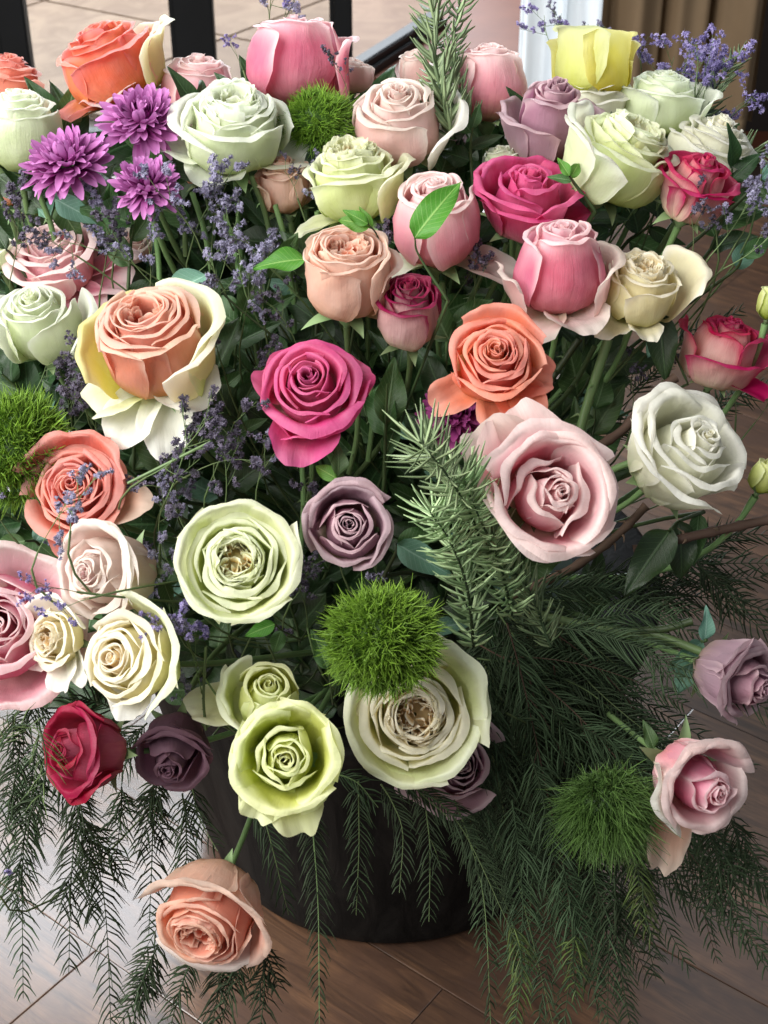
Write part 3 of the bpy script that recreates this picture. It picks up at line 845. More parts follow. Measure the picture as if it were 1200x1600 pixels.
# ------------------------------------------------------------------ the setting
def setting():
    # floor of wood-look planks
    a = on_floor(980, 1453); b = on_floor(1200, 1573)
    d = (b - a); d /= np.linalg.norm(d); ang = math.atan2(d[1], d[0])
    gm, nt = newmat("grout")
    out = N(nt, "ShaderNodeOutputMaterial"); p = N(nt, "ShaderNodeBsdfPrincipled")
    p.inputs["Base Color"].default_value = hexc('3a2a1f'); p.inputs["Roughness"].default_value = 0.8
    nt.links.new(p.outputs[0], out.inputs[0])
    fl = obj("floor", mesh("floor", [(-9, -3, -0.004), (9, -3, -0.004), (9, 3.42, -0.004), (-9, 3.42, -0.004)], [(0, 1, 2, 3)], gm, smooth=False), kind="structure")
    pm, nt = newmat("floor_planks")
    out = N(nt, "ShaderNodeOutputMaterial"); p = N(nt, "ShaderNodeBsdfPrincipled")
    tc = N(nt, "ShaderNodeTexCoord"); oi = N(nt, "ShaderNodeObjectInfo"); mp = N(nt, "ShaderNodeMapping")
    nt.links.new(tc.outputs["Object"], mp.inputs[0]); mp.inputs["Scale"].default_value = (1.2, 9, 1)
    va = N(nt, "ShaderNodeVectorMath", operation='ADD'); nt.links.new(mp.outputs[0], va.inputs[0])
    cb = N(nt, "ShaderNodeCombineXYZ"); nt.links.new(mathn(nt, 'MULTIPLY', oi.outputs["Random"], 60), cb.inputs[2]); nt.links.new(mathn(nt, 'MULTIPLY', oi.outputs["Random"], 17), cb.inputs[0])
    nt.links.new(cb.outputs[0], va.inputs[1])
    g = noise(nt, va.outputs[0], 5.0, 6, 0.65, 1.4).outputs[0]
    g2 = noise(nt, tc.outputs["Object"], 9.0, 4, 0.6).outputs[0]
    col = mixc(nt, smooth(nt, g, 0.3, 0.7), hexc('3a2517'), hexc('7a573c'))
    col = mixc(nt, smooth(nt, g2, 0.35, 0.7), col, hexc('523829'))
    mp2 = N(nt, "ShaderNodeMapping"); mp2.inputs["Scale"].default_value = (3, 60, 1); nt.links.new(tc.outputs["Object"], mp2.inputs[0])
    va2 = N(nt, "ShaderNodeVectorMath", operation='ADD'); nt.links.new(mp2.outputs[0], va2.inputs[0]); nt.links.new(cb.outputs[0], va2.inputs[1])
    fine = noise(nt, va2.outputs[0], 4.0, 5, 0.7, 0.4).outputs[0]
    col = mixc(nt, mathn(nt, 'MULTIPLY', smooth(nt, fine, 0.5, 0.75), 0.55), col, hexc('2c1c12'))
    hs = N(nt, "ShaderNodeHueSaturation"); nt.links.new(col, hs.inputs["Color"])
    nt.links.new(mathn(nt, 'MULTIPLY_ADD', oi.outputs["Random"], 0.35, 0.8), hs.inputs["Value"])
    nt.links.new(hs.outputs[0], p.inputs["Base Color"])
    nt.links.new(mathn(nt, 'MULTIPLY_ADD', g2, 0.25, 0.5), p.inputs["Roughness"])
    p.inputs["Specular IOR Level"].default_value = 0.5
    p.inputs['Coat Weight'].default_value = 0.75; p.inputs['Coat IOR'].default_value = 1.95; p.inputs['Coat Roughness'].default_value = 0.2
    bp = N(nt, "ShaderNodeBump"); bp.inputs["Strength"].default_value = 0.35; bp.inputs["Distance"].default_value = 0.003
    nt.links.new(g, bp.inputs["Height"]); nt.links.new(bp.outputs[0], p.inputs["Normal"])
    nt.links.new(p.outputs[0], out.inputs[0])
    PW, PL = 0.19, 0.9
    h = 0.004; x0, y0 = PL / 2 - 0.0006, PW / 2 - 0.0006; c = 0.0009
    V = [(-x0, -y0, -h), (x0, -y0, -h), (x0, y0, -h), (-x0, y0, -h),
         (-x0, -y0, -c * .4), (x0, -y0, -c * .4), (x0, y0, -c * .4), (-x0, y0, -c * .4),
         (-x0 + c, -y0 + c, 0), (x0 - c, -y0 + c, 0), (x0 - c, y0 - c, 0), (-x0 + c, y0 - c, 0)]
    Fc = []
    for b0 in (0, 4):
        for q in range(4): Fc.append((b0 + q, b0 + (q + 1) % 4, b0 + 4 + (q + 1) % 4, b0 + 4 + q))
    Fc.append((8, 9, 10, 11))
    pme = mesh("plank", V, Fc, pm, smooth=False)
    ca, sa = math.cos(ang), math.sin(ang); k = 0
    a2 = a - np.array([0, 0, a[2]])
    for i in range(-16, 17):
        for j in range(-5, 6):
            lx = (j + 0.37 * (i % 3)) * PL; ly = (i + 0.5) * PW
            wx = a2[0] + lx * ca - ly * sa; wy = a2[1] + lx * sa + ly * ca
            if wy < 0.55 or wy > 3.75 or abs(wx) > 0.75 + 0.42 * wy or wy + 0.48 * abs(sa) > 3.75: continue
            o = obj("plank", pme, fl, (wx, wy, 0)); o.rotation_euler = (0, 0, ang)
            k += 1
    # threshold and terrace outside
    tm, nt = newmat("terrace_stone")
    out = N(nt, "ShaderNodeOutputMaterial"); p = N(nt, "ShaderNodeBsdfPrincipled"); p.inputs["Roughness"].default_value = 0.75
    tc = N(nt, "ShaderNodeTexCoord"); oi = N(nt, "ShaderNodeObjectInfo")
    g = noise(nt, tc.outputs["Object"], 6.0, 6, 0.6, 1.0).outputs[0]
    col = mixc(nt, smooth(nt, g, 0.35, 0.65), hexc('755740'), hexc('8d7058'))
    col = mixc(nt, mathn(nt, 'MULTIPLY', oi.outputs["Random"], 0.6), col, hexc('654732'))
    nt.links.new(col, p.inputs["Base Color"]); nt.links.new(p.outputs[0], out.inputs[0])
    ter = obj("terrace", mesh("terrace", [(-9, 3.42, -0.03), (9, 3.42, -0.03), (9, 14, -0.03), (-9, 14, -0.03)], [(0, 1, 2, 3)], gm, smooth=False), kind="structure")
    S2 = 0.78; x0 = S2 / 2 - 0.006; y0 = x0; h = 0.02
    V = [(-x0, -y0, -h), (x0, -y0, -h), (x0, y0, -h), (-x0, y0, -h),
         (-x0, -y0, -.002), (x0, -y0, -.002), (x0, y0, -.002), (-x0, y0, -.002),
         (-x0 + c, -y0 + c, 0), (x0 - c, -y0 + c, 0), (x0 - c, y0 - c, 0), (-x0 + c, y0 - c, 0)]
    sme = mesh("paving_slab", V, Fc, tm, smooth=False)
    a3 = math.radians(-33)
    for i in range(-9, 10):
        for j in range(-9, 10):
            lx, ly = i * S2, j * S2
            wx = -0.6 + lx * math.cos(a3) - ly * math.sin(a3); wy = 5.2 + lx * math.sin(a3) + ly * math.cos(a3)
            if wy < 3.98 or wy > 8.5 or abs(wx) > 2.6: continue
            o = obj("paving_slab", sme, ter, (wx, wy, -0.008)); o.rotation_euler = (0, 0, a3)
    # terracotta sill strip inside the diagonal rail on the right
    cm, nt = newmat("terracotta")
    out = N(nt, "ShaderNodeOutputMaterial"); p = N(nt, "ShaderNodeBsdfPrincipled"); p.inputs["Roughness"].default_value = 0.6
    tc = N(nt, "ShaderNodeTexCoord"); g = noise(nt, tc.outputs["Object"], 7.0, 5, 0.6).outputs[0]
    nt.links.new(mixc(nt, g, hexc('5e2f1c'), hexc('7a452c')), p.inputs["Base Color"]); nt.links.new(p.outputs[0], out.inputs[0])
    p0 = on_floor(560, 118); p1 = on_floor(655, 30)
    tt = obj("terracotta_step", mesh("terracotta_step", [(p0[0], p0[1], 0.004), (1.4, 3.3, 0.004), (1.9, 4.9, 0.004), (p1[0] + .12, p1[1] + .35, 0.004),
              (p0[0], p0[1], -0.02), (1.4, 3.3, -0.02), (1.9, 4.9, -0.02), (p1[0] + .12, p1[1] + .35, -0.02)],
             [(0, 1, 2, 3), (4, 5, 1, 0), (5, 6, 2, 1), (6, 7, 3, 2), (7, 4, 0, 3)], cm, smooth=False), kind="structure")
    # black door frame
    fm, nt = newmat("black_frame")
    out = N(nt, "ShaderNodeOutputMaterial"); p = N(nt, "ShaderNodeBsdfPrincipled"); p.inputs["Roughness"].default_value = 0.5; p.inputs["Specular IOR Level"].default_value = 0.2
    tc = N(nt, "ShaderNodeTexCoord"); g = noise(nt, tc.outputs["Object"], 12.0, 4, 0.6).outputs[0]
    nt.links.new(mixc(nt, g, hexc('0a0b0c'), hexc('141618')), p.inputs["Base Color"]); nt.links.new(p.outputs[0], out.inputs[0])
    glm, nt = newmat("glass")
    out = N(nt, "ShaderNodeOutputMaterial"); gl = N(nt, "ShaderNodeBsdfGlossy"); tr = N(nt, "ShaderNodeBsdfTransparent"); mx = N(nt, "ShaderNodeMixShader")
    fr = N(nt, "ShaderNodeFresnel"); fr.inputs[0].default_value = 1.45; gl.inputs["Roughness"].default_value = 0.02
    tr.inputs[0].default_value = (0.95, 0.97, 0.96, 1)
    nt.links.new(fr.outputs[0], mx.inputs[0]); nt.links.new(tr.outputs[0], mx.inputs[1]); nt.links.new(gl.outputs[0], mx.inputs[2]); nt.links.new(mx.outputs[0], out.inputs[0])
    Y = 3.6
    root = thing("glazed_door", "black steel framed glass door behind the flowers at the upper left", "door", Matrix.Translation((-0.5, Y, 0)))
    def boxm(name, x0, x1, y0, y1, z0, z1, mat, par=root, org=(-0.5, Y, 0), bev=0.004):
        import bmesh
        bm = bmesh.new(); bmesh.ops.create_cube(bm, size=1)
        for v in bm.verts:
            v.co = Vector(((x0 + x1) / 2 + v.co.x * (x1 - x0) - org[0], (y0 + y1) / 2 + v.co.y * (y1 - y0) - org[1], (z0 + z1) / 2 + v.co.z * (z1 - z0) - org[2]))
        if bev: bmesh.ops.bevel(bm, geom=bm.edges[:], offset=bev, segments=2, affect='EDGES')
        me = bpy.data.meshes.new(name); bm.to_mesh(me); bm.free(); me.materials.append(mat)
        return obj(name, me, par)
    for xa, xb in ((8, 50), (278, 338), (524, 551)):
        A = on_plane_y(xa, 90, Y)[0]; B = on_plane_y(xb, 90, Y)[0]
        boxm("stile", A, B, Y - 0.022, Y + 0.022, 0.06, 2.4, fm)
        boxm("glazing_bead", A - 0.012, A - 0.001, Y - 0.012, Y + 0.014, 0.06, 2.4, fm, bev=0.002)
    xr = on_plane_y(551, 90, Y)[0]; xl = on_plane_y(8, 90, Y)[0] - 0.6
    boxm("bottom_rail", xl, xr, Y - 0.024, Y + 0.024, -0.002, 0.06, fm)
    g1 = boxm("pane", xl, xr - 0.02, Y - 0.003, Y + 0.003, 0.055, 2.4, glm, bev=0)
    # diagonal bar first read as an open door leaf, kept as a plain rail
    A = on_floor(553, 112, 0.03); B = on_floor(668, 38, 0.03)
    dv = B - A; L = np.linalg.norm(dv); a4 = math.atan2(dv[1], dv[0])
    r2 = thing("metal_rail", "black metal rail lying diagonally on the terrace, left of the tall rosemary", "rail", Matrix.Translation(Vector((A[0], A[1], 0))) @ Matrix.Rotation(a4, 4, 'Z'))
    boxm("rail_bar", 0.0, L * 1.15, -0.022, 0.022, 0.005, 0.055, fm, par=r2, org=(0, 0, 0))
    boxm("rail_lip", 0.0, L * 1.15, -0.034, -0.0225, 0.005, 0.03, fm, par=r2, org=(0, 0, 0), bev=0.002)
    # wall behind the curtains
    wm, nt = newmat("dark_wall")
    out = N(nt, "ShaderNodeOutputMaterial"); p = N(nt, "ShaderNodeBsdfPrincipled"); p.inputs["Roughness"].default_value = 0.8
    tc = N(nt, "ShaderNodeTexCoord"); g = noise(nt, tc.outputs["Object"], 4.0, 5, 0.6).outputs[0]
    nt.links.new(mixc(nt, g, hexc('2a2320'), hexc('3a302a')), p.inputs["Base Color"]); nt.links.new(p.outputs[0], out.inputs[0])
    wx = on_plane_y(905, 90, 3.75)[0]
    wl = boxm("wall", wx, 5, 3.75, 3.95, -0.01, 2.8, wm, par=None, org=(0, 0, 0), bev=0)
    wl["label"] = "dark wall behind the beige curtain"; wl["category"] = "wall"
    # curtains
    def curtain(name, label, xa, xb, y, zb, folds, amp, mat, seed):
        rs = np.random.RandomState(seed)
        nx, nz = 150, 26
        X0 = on_plane_y(xa, 100, y)[0]; X1 = on_plane_y(xb, 100, y)[0]
        u = np.linspace(0, 1, nx); z = zb + (2.3 - zb) * np.linspace(0, 1, nz) ** 1.3
        U, Z = np.meshgrid(u, z, indexing='ij')
        ph = U * folds * 2 * math.pi + 0.5 * np.sin(3 * U + seed)
        dep = amp * (np.sin(ph) + 0.35 * np.sin(2.3 * ph + 1) + 0.25 * np.sin(0.6 * ph + Z * 2))
        dep = dep * (1 + 0.15 * np.sin(4 * Z))
        V = np.stack([X0 + U * (X1 - X0) + 0.35 * amp * np.cos(ph), y + dep, Z + 0.004 * np.sin(ph)], -1).reshape(-1, 3)
        org = np.array([(X0 + X1) / 2, y, 0]); V = V - org
        root = thing(name, label, "curtain", Matrix.Translation(Vector(org)))
        obj("drape", mesh("drape", V, grid_faces(nx, nz), mat), root)
        # hem: a folded band proud of the cloth
        k = [i * nz for i in range(nx)]
        hv = V.reshape(nx, nz, 3)[:, 0, :]
        H = np.stack([hv + np.array([0, -0.004, 0.0]), hv + np.array([0, -0.005, 0.035]), hv + np.array([0, 0.0, 0.037])], 1).reshape(-1, 3)
        obj("hem", mesh("hem", H, grid_faces(nx, 3), mat), root)
        return root
    def cloth(key, c1, c2, trans, rough=0.8):
        m, nt = newmat(key); tc = N(nt, "ShaderNodeTexCoord")
        n1 = noise(nt, tc.outputs["Object"], 14, 3, .5).outputs[0]
        wv = noise(nt, tc.outputs["Object"], 700, 2, .5).outputs[0]
        leafy_shader(nt, mixc(nt, n1, hexc(c1), hexc(c2)), rough=rough, trans=trans, bump=wv, bstr=0.2, bdist=0.0006, spec=0.15)
        return m
    cw = cloth("white_curtain_cloth", 'd4dadd', 'e4e6e6', 0.45)
    cb_ = cloth("beige_curtain_cloth", '75634d', '877259', 0.18)
    zb = on_plane_y(1080, 198, 3.25)[2]
    curtain("curtain", "white sheer curtain hanging behind the yellow flower", 806, 950, 3.34, zb - 0.01, 2.5, 0.022, cw, 2)
    curtain("curtain", "brown beige curtain with soft folds at the upper right", 925, 1192, 3.25, zb, 3.2, 0.035, cb_, 5)

    # the pot
    potm, nt = newmat("pot_black_wood")
    out = N(nt, "ShaderNodeOutputMaterial"); p = N(nt, "ShaderNodeBsdfPrincipled"); p.inputs["Roughness"].default_value = 0.6; p.inputs["Specular IOR Level"].default_value = 0.12
    tc = N(nt, "ShaderNodeTexCoord"); mp = N(nt, "ShaderNodeMapping"); mp.inputs["Scale"].default_value = (14, 14, 1.5)
    nt.links.new(tc.outputs["Object"], mp.inputs[0]); g = noise(nt, mp.outputs[0], 3.0, 6, .65, .8).outputs[0]
    nt.links.new(mixc(nt, smooth(nt, g, .35, .7), hexc('070707'), hexc('1f1d1b')), p.inputs["Base Color"])
    bp = N(nt, "ShaderNodeBump"); bp.inputs["Strength"].default_value = 0.5; bp.inputs["Distance"].default_value = 0.003
    nt.links.new(g, bp.inputs["Height"]); nt.links.new(bp.outputs[0], p.inputs["Normal"]); nt.links.new(p.outputs[0], out.inputs[0])
    pr = thing("flower_pot", "large dark tapered planter holding the whole bouquet, standing on the floor", "planter", Matrix.Translation(Vector(POT)))
    rb, rt, H = 0.215, 0.285, 0.36
    prof = [(0.02, 0.0), (rb - .008, 0.0), (rb, 0.006), (rb + .004, .02)] + [(rb + (rt - rb) * t ** .9, H * t) for t in np.linspace(.1, .93, 12)]
    prof = np.array(prof); V, Fq = tube(np.stack([0 * prof[:, 0], 0 * prof[:, 0], prof[:, 1] + np.arange(len(prof)) * 1e-6], 1), prof[:, 0], 72)
    a = np.arctan2(V[:, 1], V[:, 0]); sc = 1 + 0.006 * np.sin(a * 24) * (V[:, 2] > .01); V[:, 0] *= sc; V[:, 1] *= sc
    obj("body", mesh("body", V, Fq, potm), pr)
    V, Fq = tube(np.array([(0, 0, H * .93), (0, 0, H * .935), (0, 0, H * .99), (0, 0, H), (0, 0, H - .001)]), [rt - .003, rt + .008, rt + .010, rt + .004, rt - .02], 72)
    obj("rim", mesh("rim", V, Fq, potm), pr)
    inn, Fq = tube([(0, 0, 0.004), (0, 0, 0.01), (0, 0, H * .5), (0, 0, H - .02)], [.02, rb - .012, (rb + rt) / 2 - .012, rt - .018], 40)
    obj("liner", mesh("liner", inn, Fq, potm), pr)
    fo, nt = newmat("foam"); out = N(nt, "ShaderNodeOutputMaterial"); p = N(nt, "ShaderNodeBsdfPrincipled"); p.inputs["Roughness"].default_value = 0.9
    tc = N(nt, "ShaderNodeTexCoord"); g = noise(nt, tc.outputs["Object"], 60, 3, .6).outputs[0]
    nt.links.new(mixc(nt, g, hexc('16261a'), hexc('26382a')), p.inputs["Base Color"]); nt.links.new(p.outputs[0], out.inputs[0])
    z = np.linspace(0, 1.5, 8)
    V, Fq = tube(np.stack([0 * z, 0 * z, 0.30 + np.sin(z) * .10], 1), np.maximum(np.cos(z), .03) * .25, 30)
    V[:, :2] += RNG.normal(0, .004, (len(V), 2))
    obj("flower_foam", mesh("flower_foam", V, Fq, fo), pr)
setting()

# ------------------------------------------------------------------ roses, back rows first
R_ = rose
R_("orange rose", "orange and coral rose tilted left against the terrace, palest petals on its right", 168, 100, 168, (-.35, .8, .5), 'orange', o=.55, dz=1.33, hh=1.3, bud=0.6, n=22, ruff=.03,
   guards=((20, 35, 1.15, .5, dict(pal='peach_pale')), (0, 60, 1.25, .45, dict(pal='cream_green')), (215, 80, 1.0, .5), (265, 70, .9, .5, dict(pal='pink'))))
R_("edge coral rose", "coral rose cut by the left edge behind a pale green rose", 15, 131, 116, (.1, .9, .4), 'coral', o=.7, dz=1.38, n=18, ruff=.05)
R_("left edge pale rose", "pale green white rose at the upper left edge, left of the purple chrysanthemums", 30, 205, 140, (.05, .85, .5), 'white_green', o=.4, dz=1.30, hh=1.6, n=22)
R_("hidden pink rose", "pink rose half hidden behind the purple chrysanthemum and the white green rose", 312, 139, 129, (.05, .85, .5), 'pink', o=.35, dz=1.34, hh=1.4, n=20)
R_("upper green-white rose", "full green white rose right of the purple chrysanthemums, frilled rim, thick stem", 365, 200, 172, (.03, .68, .72), 'white_green', o=.62, dz=1.24, hh=1.35, n=26, ruff=.03, kind='garden', quarters=3,
   guards=((185, 70, 1.15, .5, dict(ruff=.05)), (0, 85, 1.1, .55, dict(ruff=.05)), (245, 78, 1.0, .5)))
R_("upper deep pink rose", "closed pink rose seen from the side with pale rims, above the green dianthus", 463, 98, 179, (0, .93, .35), 'deep_pink', o=.12, dz=1.30, hh=1.35, bud=1.0, n=20, ruff=.015,
   guards=((5, 8, 1.3, .5),))
R_("small blush bud", "small blush bud between the deep pink rose and the blush rose", 552, 118, 62, (.1, .9, .4), 'blush', o=.3, dz=1.36, n=12, hh=1.5)
R_("blush rose behind rosemary", "blush rose mostly hidden behind the tall rosemary sprig", 652, 112, 78, (-.1, .9, .4), 'blush', o=.3, dz=1.36, n=14, hh=1.5)
R_("upper blush rose", "blush white rose with a round whorl, right of the green dianthus", 625, 190, 152, (-.05, .62, .78), 'blush', o=.45, dz=1.25, hh=1.4, bud=0.7, n=24,
   guards=((350, 55, 1.35, .5, dict(pal='white')), (170, 65, 1.15, .5, dict(pal='white')), (20, 70, 1.25, .4, dict(pal='white'))))
R_("faded peach rose", "small faded peach rose tucked between two green white roses", 446, 288, 98, (-.1, .8, .5), 'peach_pale', o=.7, dz=1.262, hh=1.6, n=20, ruff=.06)
R_("central green-white rose", "green white rose with frilled top under the green dianthus, seen from the side", 552, 280, 148, (-.12, .82, .52), 'cream_green', kind='garden', o=.6, dz=1.22, hh=1.55, n=24, ruff=.035,
   guards=((200, 95, 1.2, .3), (350, 40, 1.35, .5)))
R_("upper right pale pink rose", "pale pink closed rose right of the tall rosemary sprig", 762, 130, 144, (0, .88, .45), 'pink', o=.2, dz=1.30, hh=1.4, bud=0.9, n=20, guards=((180, 30, 1.4, .5),))
R_("mauve fragment", "dusty mauve rose peeping out behind the blush rose", 695, 225, 72, (.2, .7, .5), 'mauve', o=.4, dz=1.31, n=14, hh=1.5)
R_("upper mauve rose", "tall dusty mauve rose with a tight violet whorl, near the white curtain", 862, 190, 138, (.08, .78, .62), 'mauve_deep', o=.35, dz=1.25, hh=1.75, bud=0.5, n=18, core=.75,
   guards=((180, 50, 1.5, .5, dict(pal='mauve')), (225, 55, 1.5, .45, dict(pal='mauve')), (0, 38, 1.6, .5, dict(pal='mauve'))))
R_("yellow open flower", "pale yellow flower with broad upright petals in front of the white curtain", 926, 112, 120, (.05, .97, .2), 'yellow', o=.3, dz=1.315, n=4, hh=1.0,
   guards=((195, 14, 1.9, .8, dict(pal='yellow_pale',cup=.3)), (335, 8, 1.8, .8, dict(pal='yellow',cup=.3)), (80, 15, 1.7, .8, dict(pal='yellow'))), cat='flower', name='yellow_flower')
R_("ruffled white rose", "ruffled white rose behind the upper mauve rose, below the yellow flower", 919, 150, 136, (0, .85, .5), 'white', o=.9, dz=1.32, n=22, hh=1.2, ruff=.07)
R_("white rose by curtain", "white rose with square petals in front of the brown curtain", 1035, 160, 129, (.1, .85, .45), 'white_green', o=.5, dz=1.32, n=18, hh=1.35, guards=((10, 50, 1.4, .5), (200, 30, 1.3, .5)))
R_("far right ruffled white rose", "frilled cream white rose at the far right behind the red and white rose", 1112, 231, 145, (.3, .75, .5), 'white', o=.9, dz=1.30, n=24, hh=1.25, ruff=.06)
R_("upper right green-white rose", "large green white rose leaning right, below the yellow flower", 972, 245, 165, (.42, .7, .58), 'cream_green', kind='garden', o=.5, dz=1.21, hh=1.5, n=24, ruff=.03, gpal='white_green',
   guards=((175, 45, 1.5, .55), (215, 55, 1.4, .45)))
R_("upper red and white rose", "red and white rose with dark crimson heart at the upper right", 1088, 290, 128, (.25, .72, .62), 'bicolour', o=.4, dz=1.20, hh=1.45, bud=0.8, n=16, core=.72, ring=((4,28,1.4,.55),), ruff=.03,
   guards=((190, 45, 1.25, .5), (270, 40, 1.2, .5)))
R_("white rose behind raspberry", "white rose mostly hidden behind the raspberry red rose", 785, 262, 78, (-.2, .85, .4), 'white_green', o=.3, dz=1.27, n=12, hh=1.5)
R_("raspberry rose", "raspberry red rose with folded petals between blush and green white roses", 825, 312, 158, (.08, .70, .70), 'hot_pink', o=.5, dz=1.21, hh=1.25, bud=0.7, n=15, core=.7, ring=((4,45,1.3,.6),), ruff=.03,
   guards=((180, 62, 1.25, .5), (0, 65, 1.15, .5), (250, 60, 1.1, .5)))
R_("leaf-crossed blush rose", "blush pink rose with a bright green leaf lying across it", 680, 345, 163, (-.03, .70, .70), 'pink', o=.3, dz=1.20, hh=1.6, bud=0.8, n=22, gpal='blush',
   guards=((345, 105, 1.5, .42), (205, 95, 1.2, .3, dict(pal='white'))))
R_("bicoloured pink rose", "pink rose with dark pink streaked sides left of the cream rose", 876, 420, 159, (0, .80, .6), 'deep_pink', o=.18, dz=1.17, hh=1.65, bud=0.9, n=20, gpal='blush',
   guards=((235, 100, 1.35, .55), (290, 78, 1.2, .6), (0, 28, 1.4, .5), (195, 40, 1.1, .3)))
R_("right cream rose", "cream rose with one pointed petal stretched to the right", 1000, 450, 128, (.1, .72, .65), 'cream', kind='garden', o=.5, dz=1.18, hh=1.5, n=20, ruff=.05, gpal='cream',
   guards=((15, 62, 1.9, .42, dict(ruff=.05)), (230, 90, 1.2, .4), (280, 80, 1.1, .4)))
R_("pointed cerise rose", "cerise and cream rose with pointed petals at the right edge", 1128, 545, 118, (.2, .82, .5), 'bicolour', o=.5, dz=1.22, hh=1.6, bud=0.8, n=16, ruff=.04, point=.3,
   guards=((175, 32, 1.6, .42), (5, 62, 1.6, .45), (320, 85, 1.4, .5), (270, 55, 1.2, .5)))
R_("left pink rose", "soft pink rose at the left edge above a green white rose", 85, 405, 146, (-.15, .65, .75), 'pink', o=.6, dz=1.28, hh=1.2, bud=0.2, n=24, gpal='deep_pink',
   guards=((340, 85, 1.5, .5), (0, 70, 1.6, .3), (300, 95, 1.5, .5)))
R_("left green-white rose", "green white rose at the left edge below the soft pink rose", 62, 505, 132, (-.08, .62, .76), 'white_green', o=.5, dz=1.22, hh=1.7, bud=0.5, n=22, guards=((0, 50, 1.5, .45), (180, 45, 1.5, .4)))
R_("large peach rose", "large peach rose with coral heart, yellow petal behind and white drooping petals", 240, 540, 178, (-.14, .66, .74), 'peach', kind='garden', o=.22, dz=1.13, hh=1.6, n=26, ruff=.02, gpal='white', quarters=2, top=.2, close=.1,
   guards=((160, 55, 1.35, .55, dict(pal='yellow', label='yellow petal')), (200, 92, 1.2, .6, dict(pal='cream_green')), (236, 108, 1.3, .5), (275, 112, 1.3, .45), (312, 78, 1.1, .55, dict(cup=.7)), (350, 42, 1.55, .6, dict(pal='cream')), (20, 34, 1.7, .65, dict(pal='cream_green'))))
R_("salmon centred rose", "pale peach cup shaped rose with bright salmon centre, above the raspberry bud", 540, 432, 154, (0, .72, .68), 'peach_pale', kind='garden', o=.12, dz=1.15, hh=1.55, n=22, ruff=.035, close=.05, quarters=3,
   guards=((10, 15, 1.35, .5),))
R_("dried crimson rose", "small crimson rose with crisp dark rims beside the pale peach rose", 640, 488, 108, (-.03, .66, .74), 'crimson', o=.4, dz=1.15, hh=2.0, n=24, ruff=.055, point=.08)
R_("hot pink rose", "wide open hot pink rose in the middle, facing out", 483, 600, 182, (-.05, .38, .92), 'hot_pink', o=.85, dz=1.10, hh=1.05, bud=0.0, n=22, tight=1.0, heart=(0,.08), ruff=.02, shift=.7,
   guards=((262, 78, 1.25, .6), (20, 70, 1.05, .5), (150, 68, 1.0, .5)))
R_("coral orange rose", "coral orange rose with amber whorl, centre right", 772, 565, 160, (.02, .35, .93), 'coral_orange', o=.7, dz=1.11, hh=1.25, bud=0.3, n=28, core=1.0, ruff=.045, point=.05,
   guards=((75, 22, 1.3, .5), (215, 82, 1.4, .4), (280, 80, 1.4, .5), (350, 75, 1.15, .5), (310, 82, 1.3, .5)))
R_("large pink open rose", "largest pink rose with cream rims, facing out on the right", 850, 777, 210, (.2, .16, .96), 'pink', o=.6, dz=1.07, hh=1.3, bud=0.9, n=17, ruff=.03, core=.66, heart=(.16,.0), c0=.08, ring=((5,38,1.5,.62),(4,56,1.5,.68,dict(curl=.9))),
   guards=((135, 66, 1.45, .62, dict(pal='blush')), (95, 55, 1.55, .6)))
R_("large cream right rose", "large creamy white rose turned right, beside brown stems", 1067, 712, 202, (.42, .48, .77), 'white', o=.5, dz=1.12, hh=1.45, bud=0.9, n=18, core=.7, heart=(.06,.03), ring=((5,30,1.5,.62),), ruff=.03,
   guards=((165, 58, 1.45, .6, dict(curl=1.0)), (110, 50, 1.5, .55), (230, 60, 1.3, .6), (20, 55, 1.2, .5)))
R_("coral many petalled rose", "coral rose full of thin petals on the left, a statice twig across it", 122, 768, 160, (-.08, .3, .95), 'coral', o=.75, dz=1.14, hh=1.15, bud=0.0, n=34, ruff=.035,
   guards=((110, 34, 1.3, .5), (270, 72, 1.4, .55), (350, 70, 1.4, .5, dict(pal='peach_pale')), (60, 30, 1.3, .5)))
R_("blush rose with pink heart", "blush white rose with dark pink heart, turned left", 169, 897, 165, (-.5, .06, .86), 'pink_heart', o=.35, dz=1.10, hh=1.5, bud=0.7, n=20, core=.78, ring=((4,24,1.55,.6),), ruff=.04,
   guards=((30, 30, 1.6, .6, dict(pal='white')), (0, 30, 1.5, .6, dict(pal='pink_heart'))))
R_("big cut pink rose", "big pink rose cut off by the left edge", 0, 985, 215, (.2, .25, .95), 'deep_pink', o=.45, dz=1.12, hh=1.2, bud=0.8, n=20,
   guards=((60, 60, 1.2, .6, dict(pal='pink')), (300, 62, 1.2, .55), (0, 60, 1.05, .5)))
R_("small cream rose", "small cream rose with folded heart, left of the round cream rose", 88, 1000, 104, (-.55, .12, .83), 'cream', kind='garden', o=.7, dz=1.10, hh=1.3, n=18, ruff=.05, gpal='white', quarters=2,
   guards=((80, 60, 1.6, .6), (200, 70, 1.5, .6), (280, 65, 1.6, .6), (310, 70, 1.7, .4)))
R_("left cream rose", "round creamy yellow rose with tight spiral, under the pink hearted rose", 200, 1030, 164, (-.4, .16, .9), 'cream', o=.65, dz=1.07, hh=1.3, bud=0.5, n=30, ruff=.02, gpal='cream_green',
   guards=((35, 58, 1.4, .55), (350, 60, 1.35, .5), (262, 66, 1.1, .5, dict(pal='white'))))
R_("quartered cream-green rose", "cream green rose with quartered golden heart, centre left", 372, 880, 164, (.06, .2, .97), 'cream_green', kind='garden', o=.6, dz=1.06, hh=1.05, n=26, ruff=.03, quarters=3,
   guards=((260, 52, 1.25, .6), (95, 40, 1.2, .6), (190, 44, 1.2, .6), (330, 48, 1.2, .6), (25, 40, 1.2, .6)))
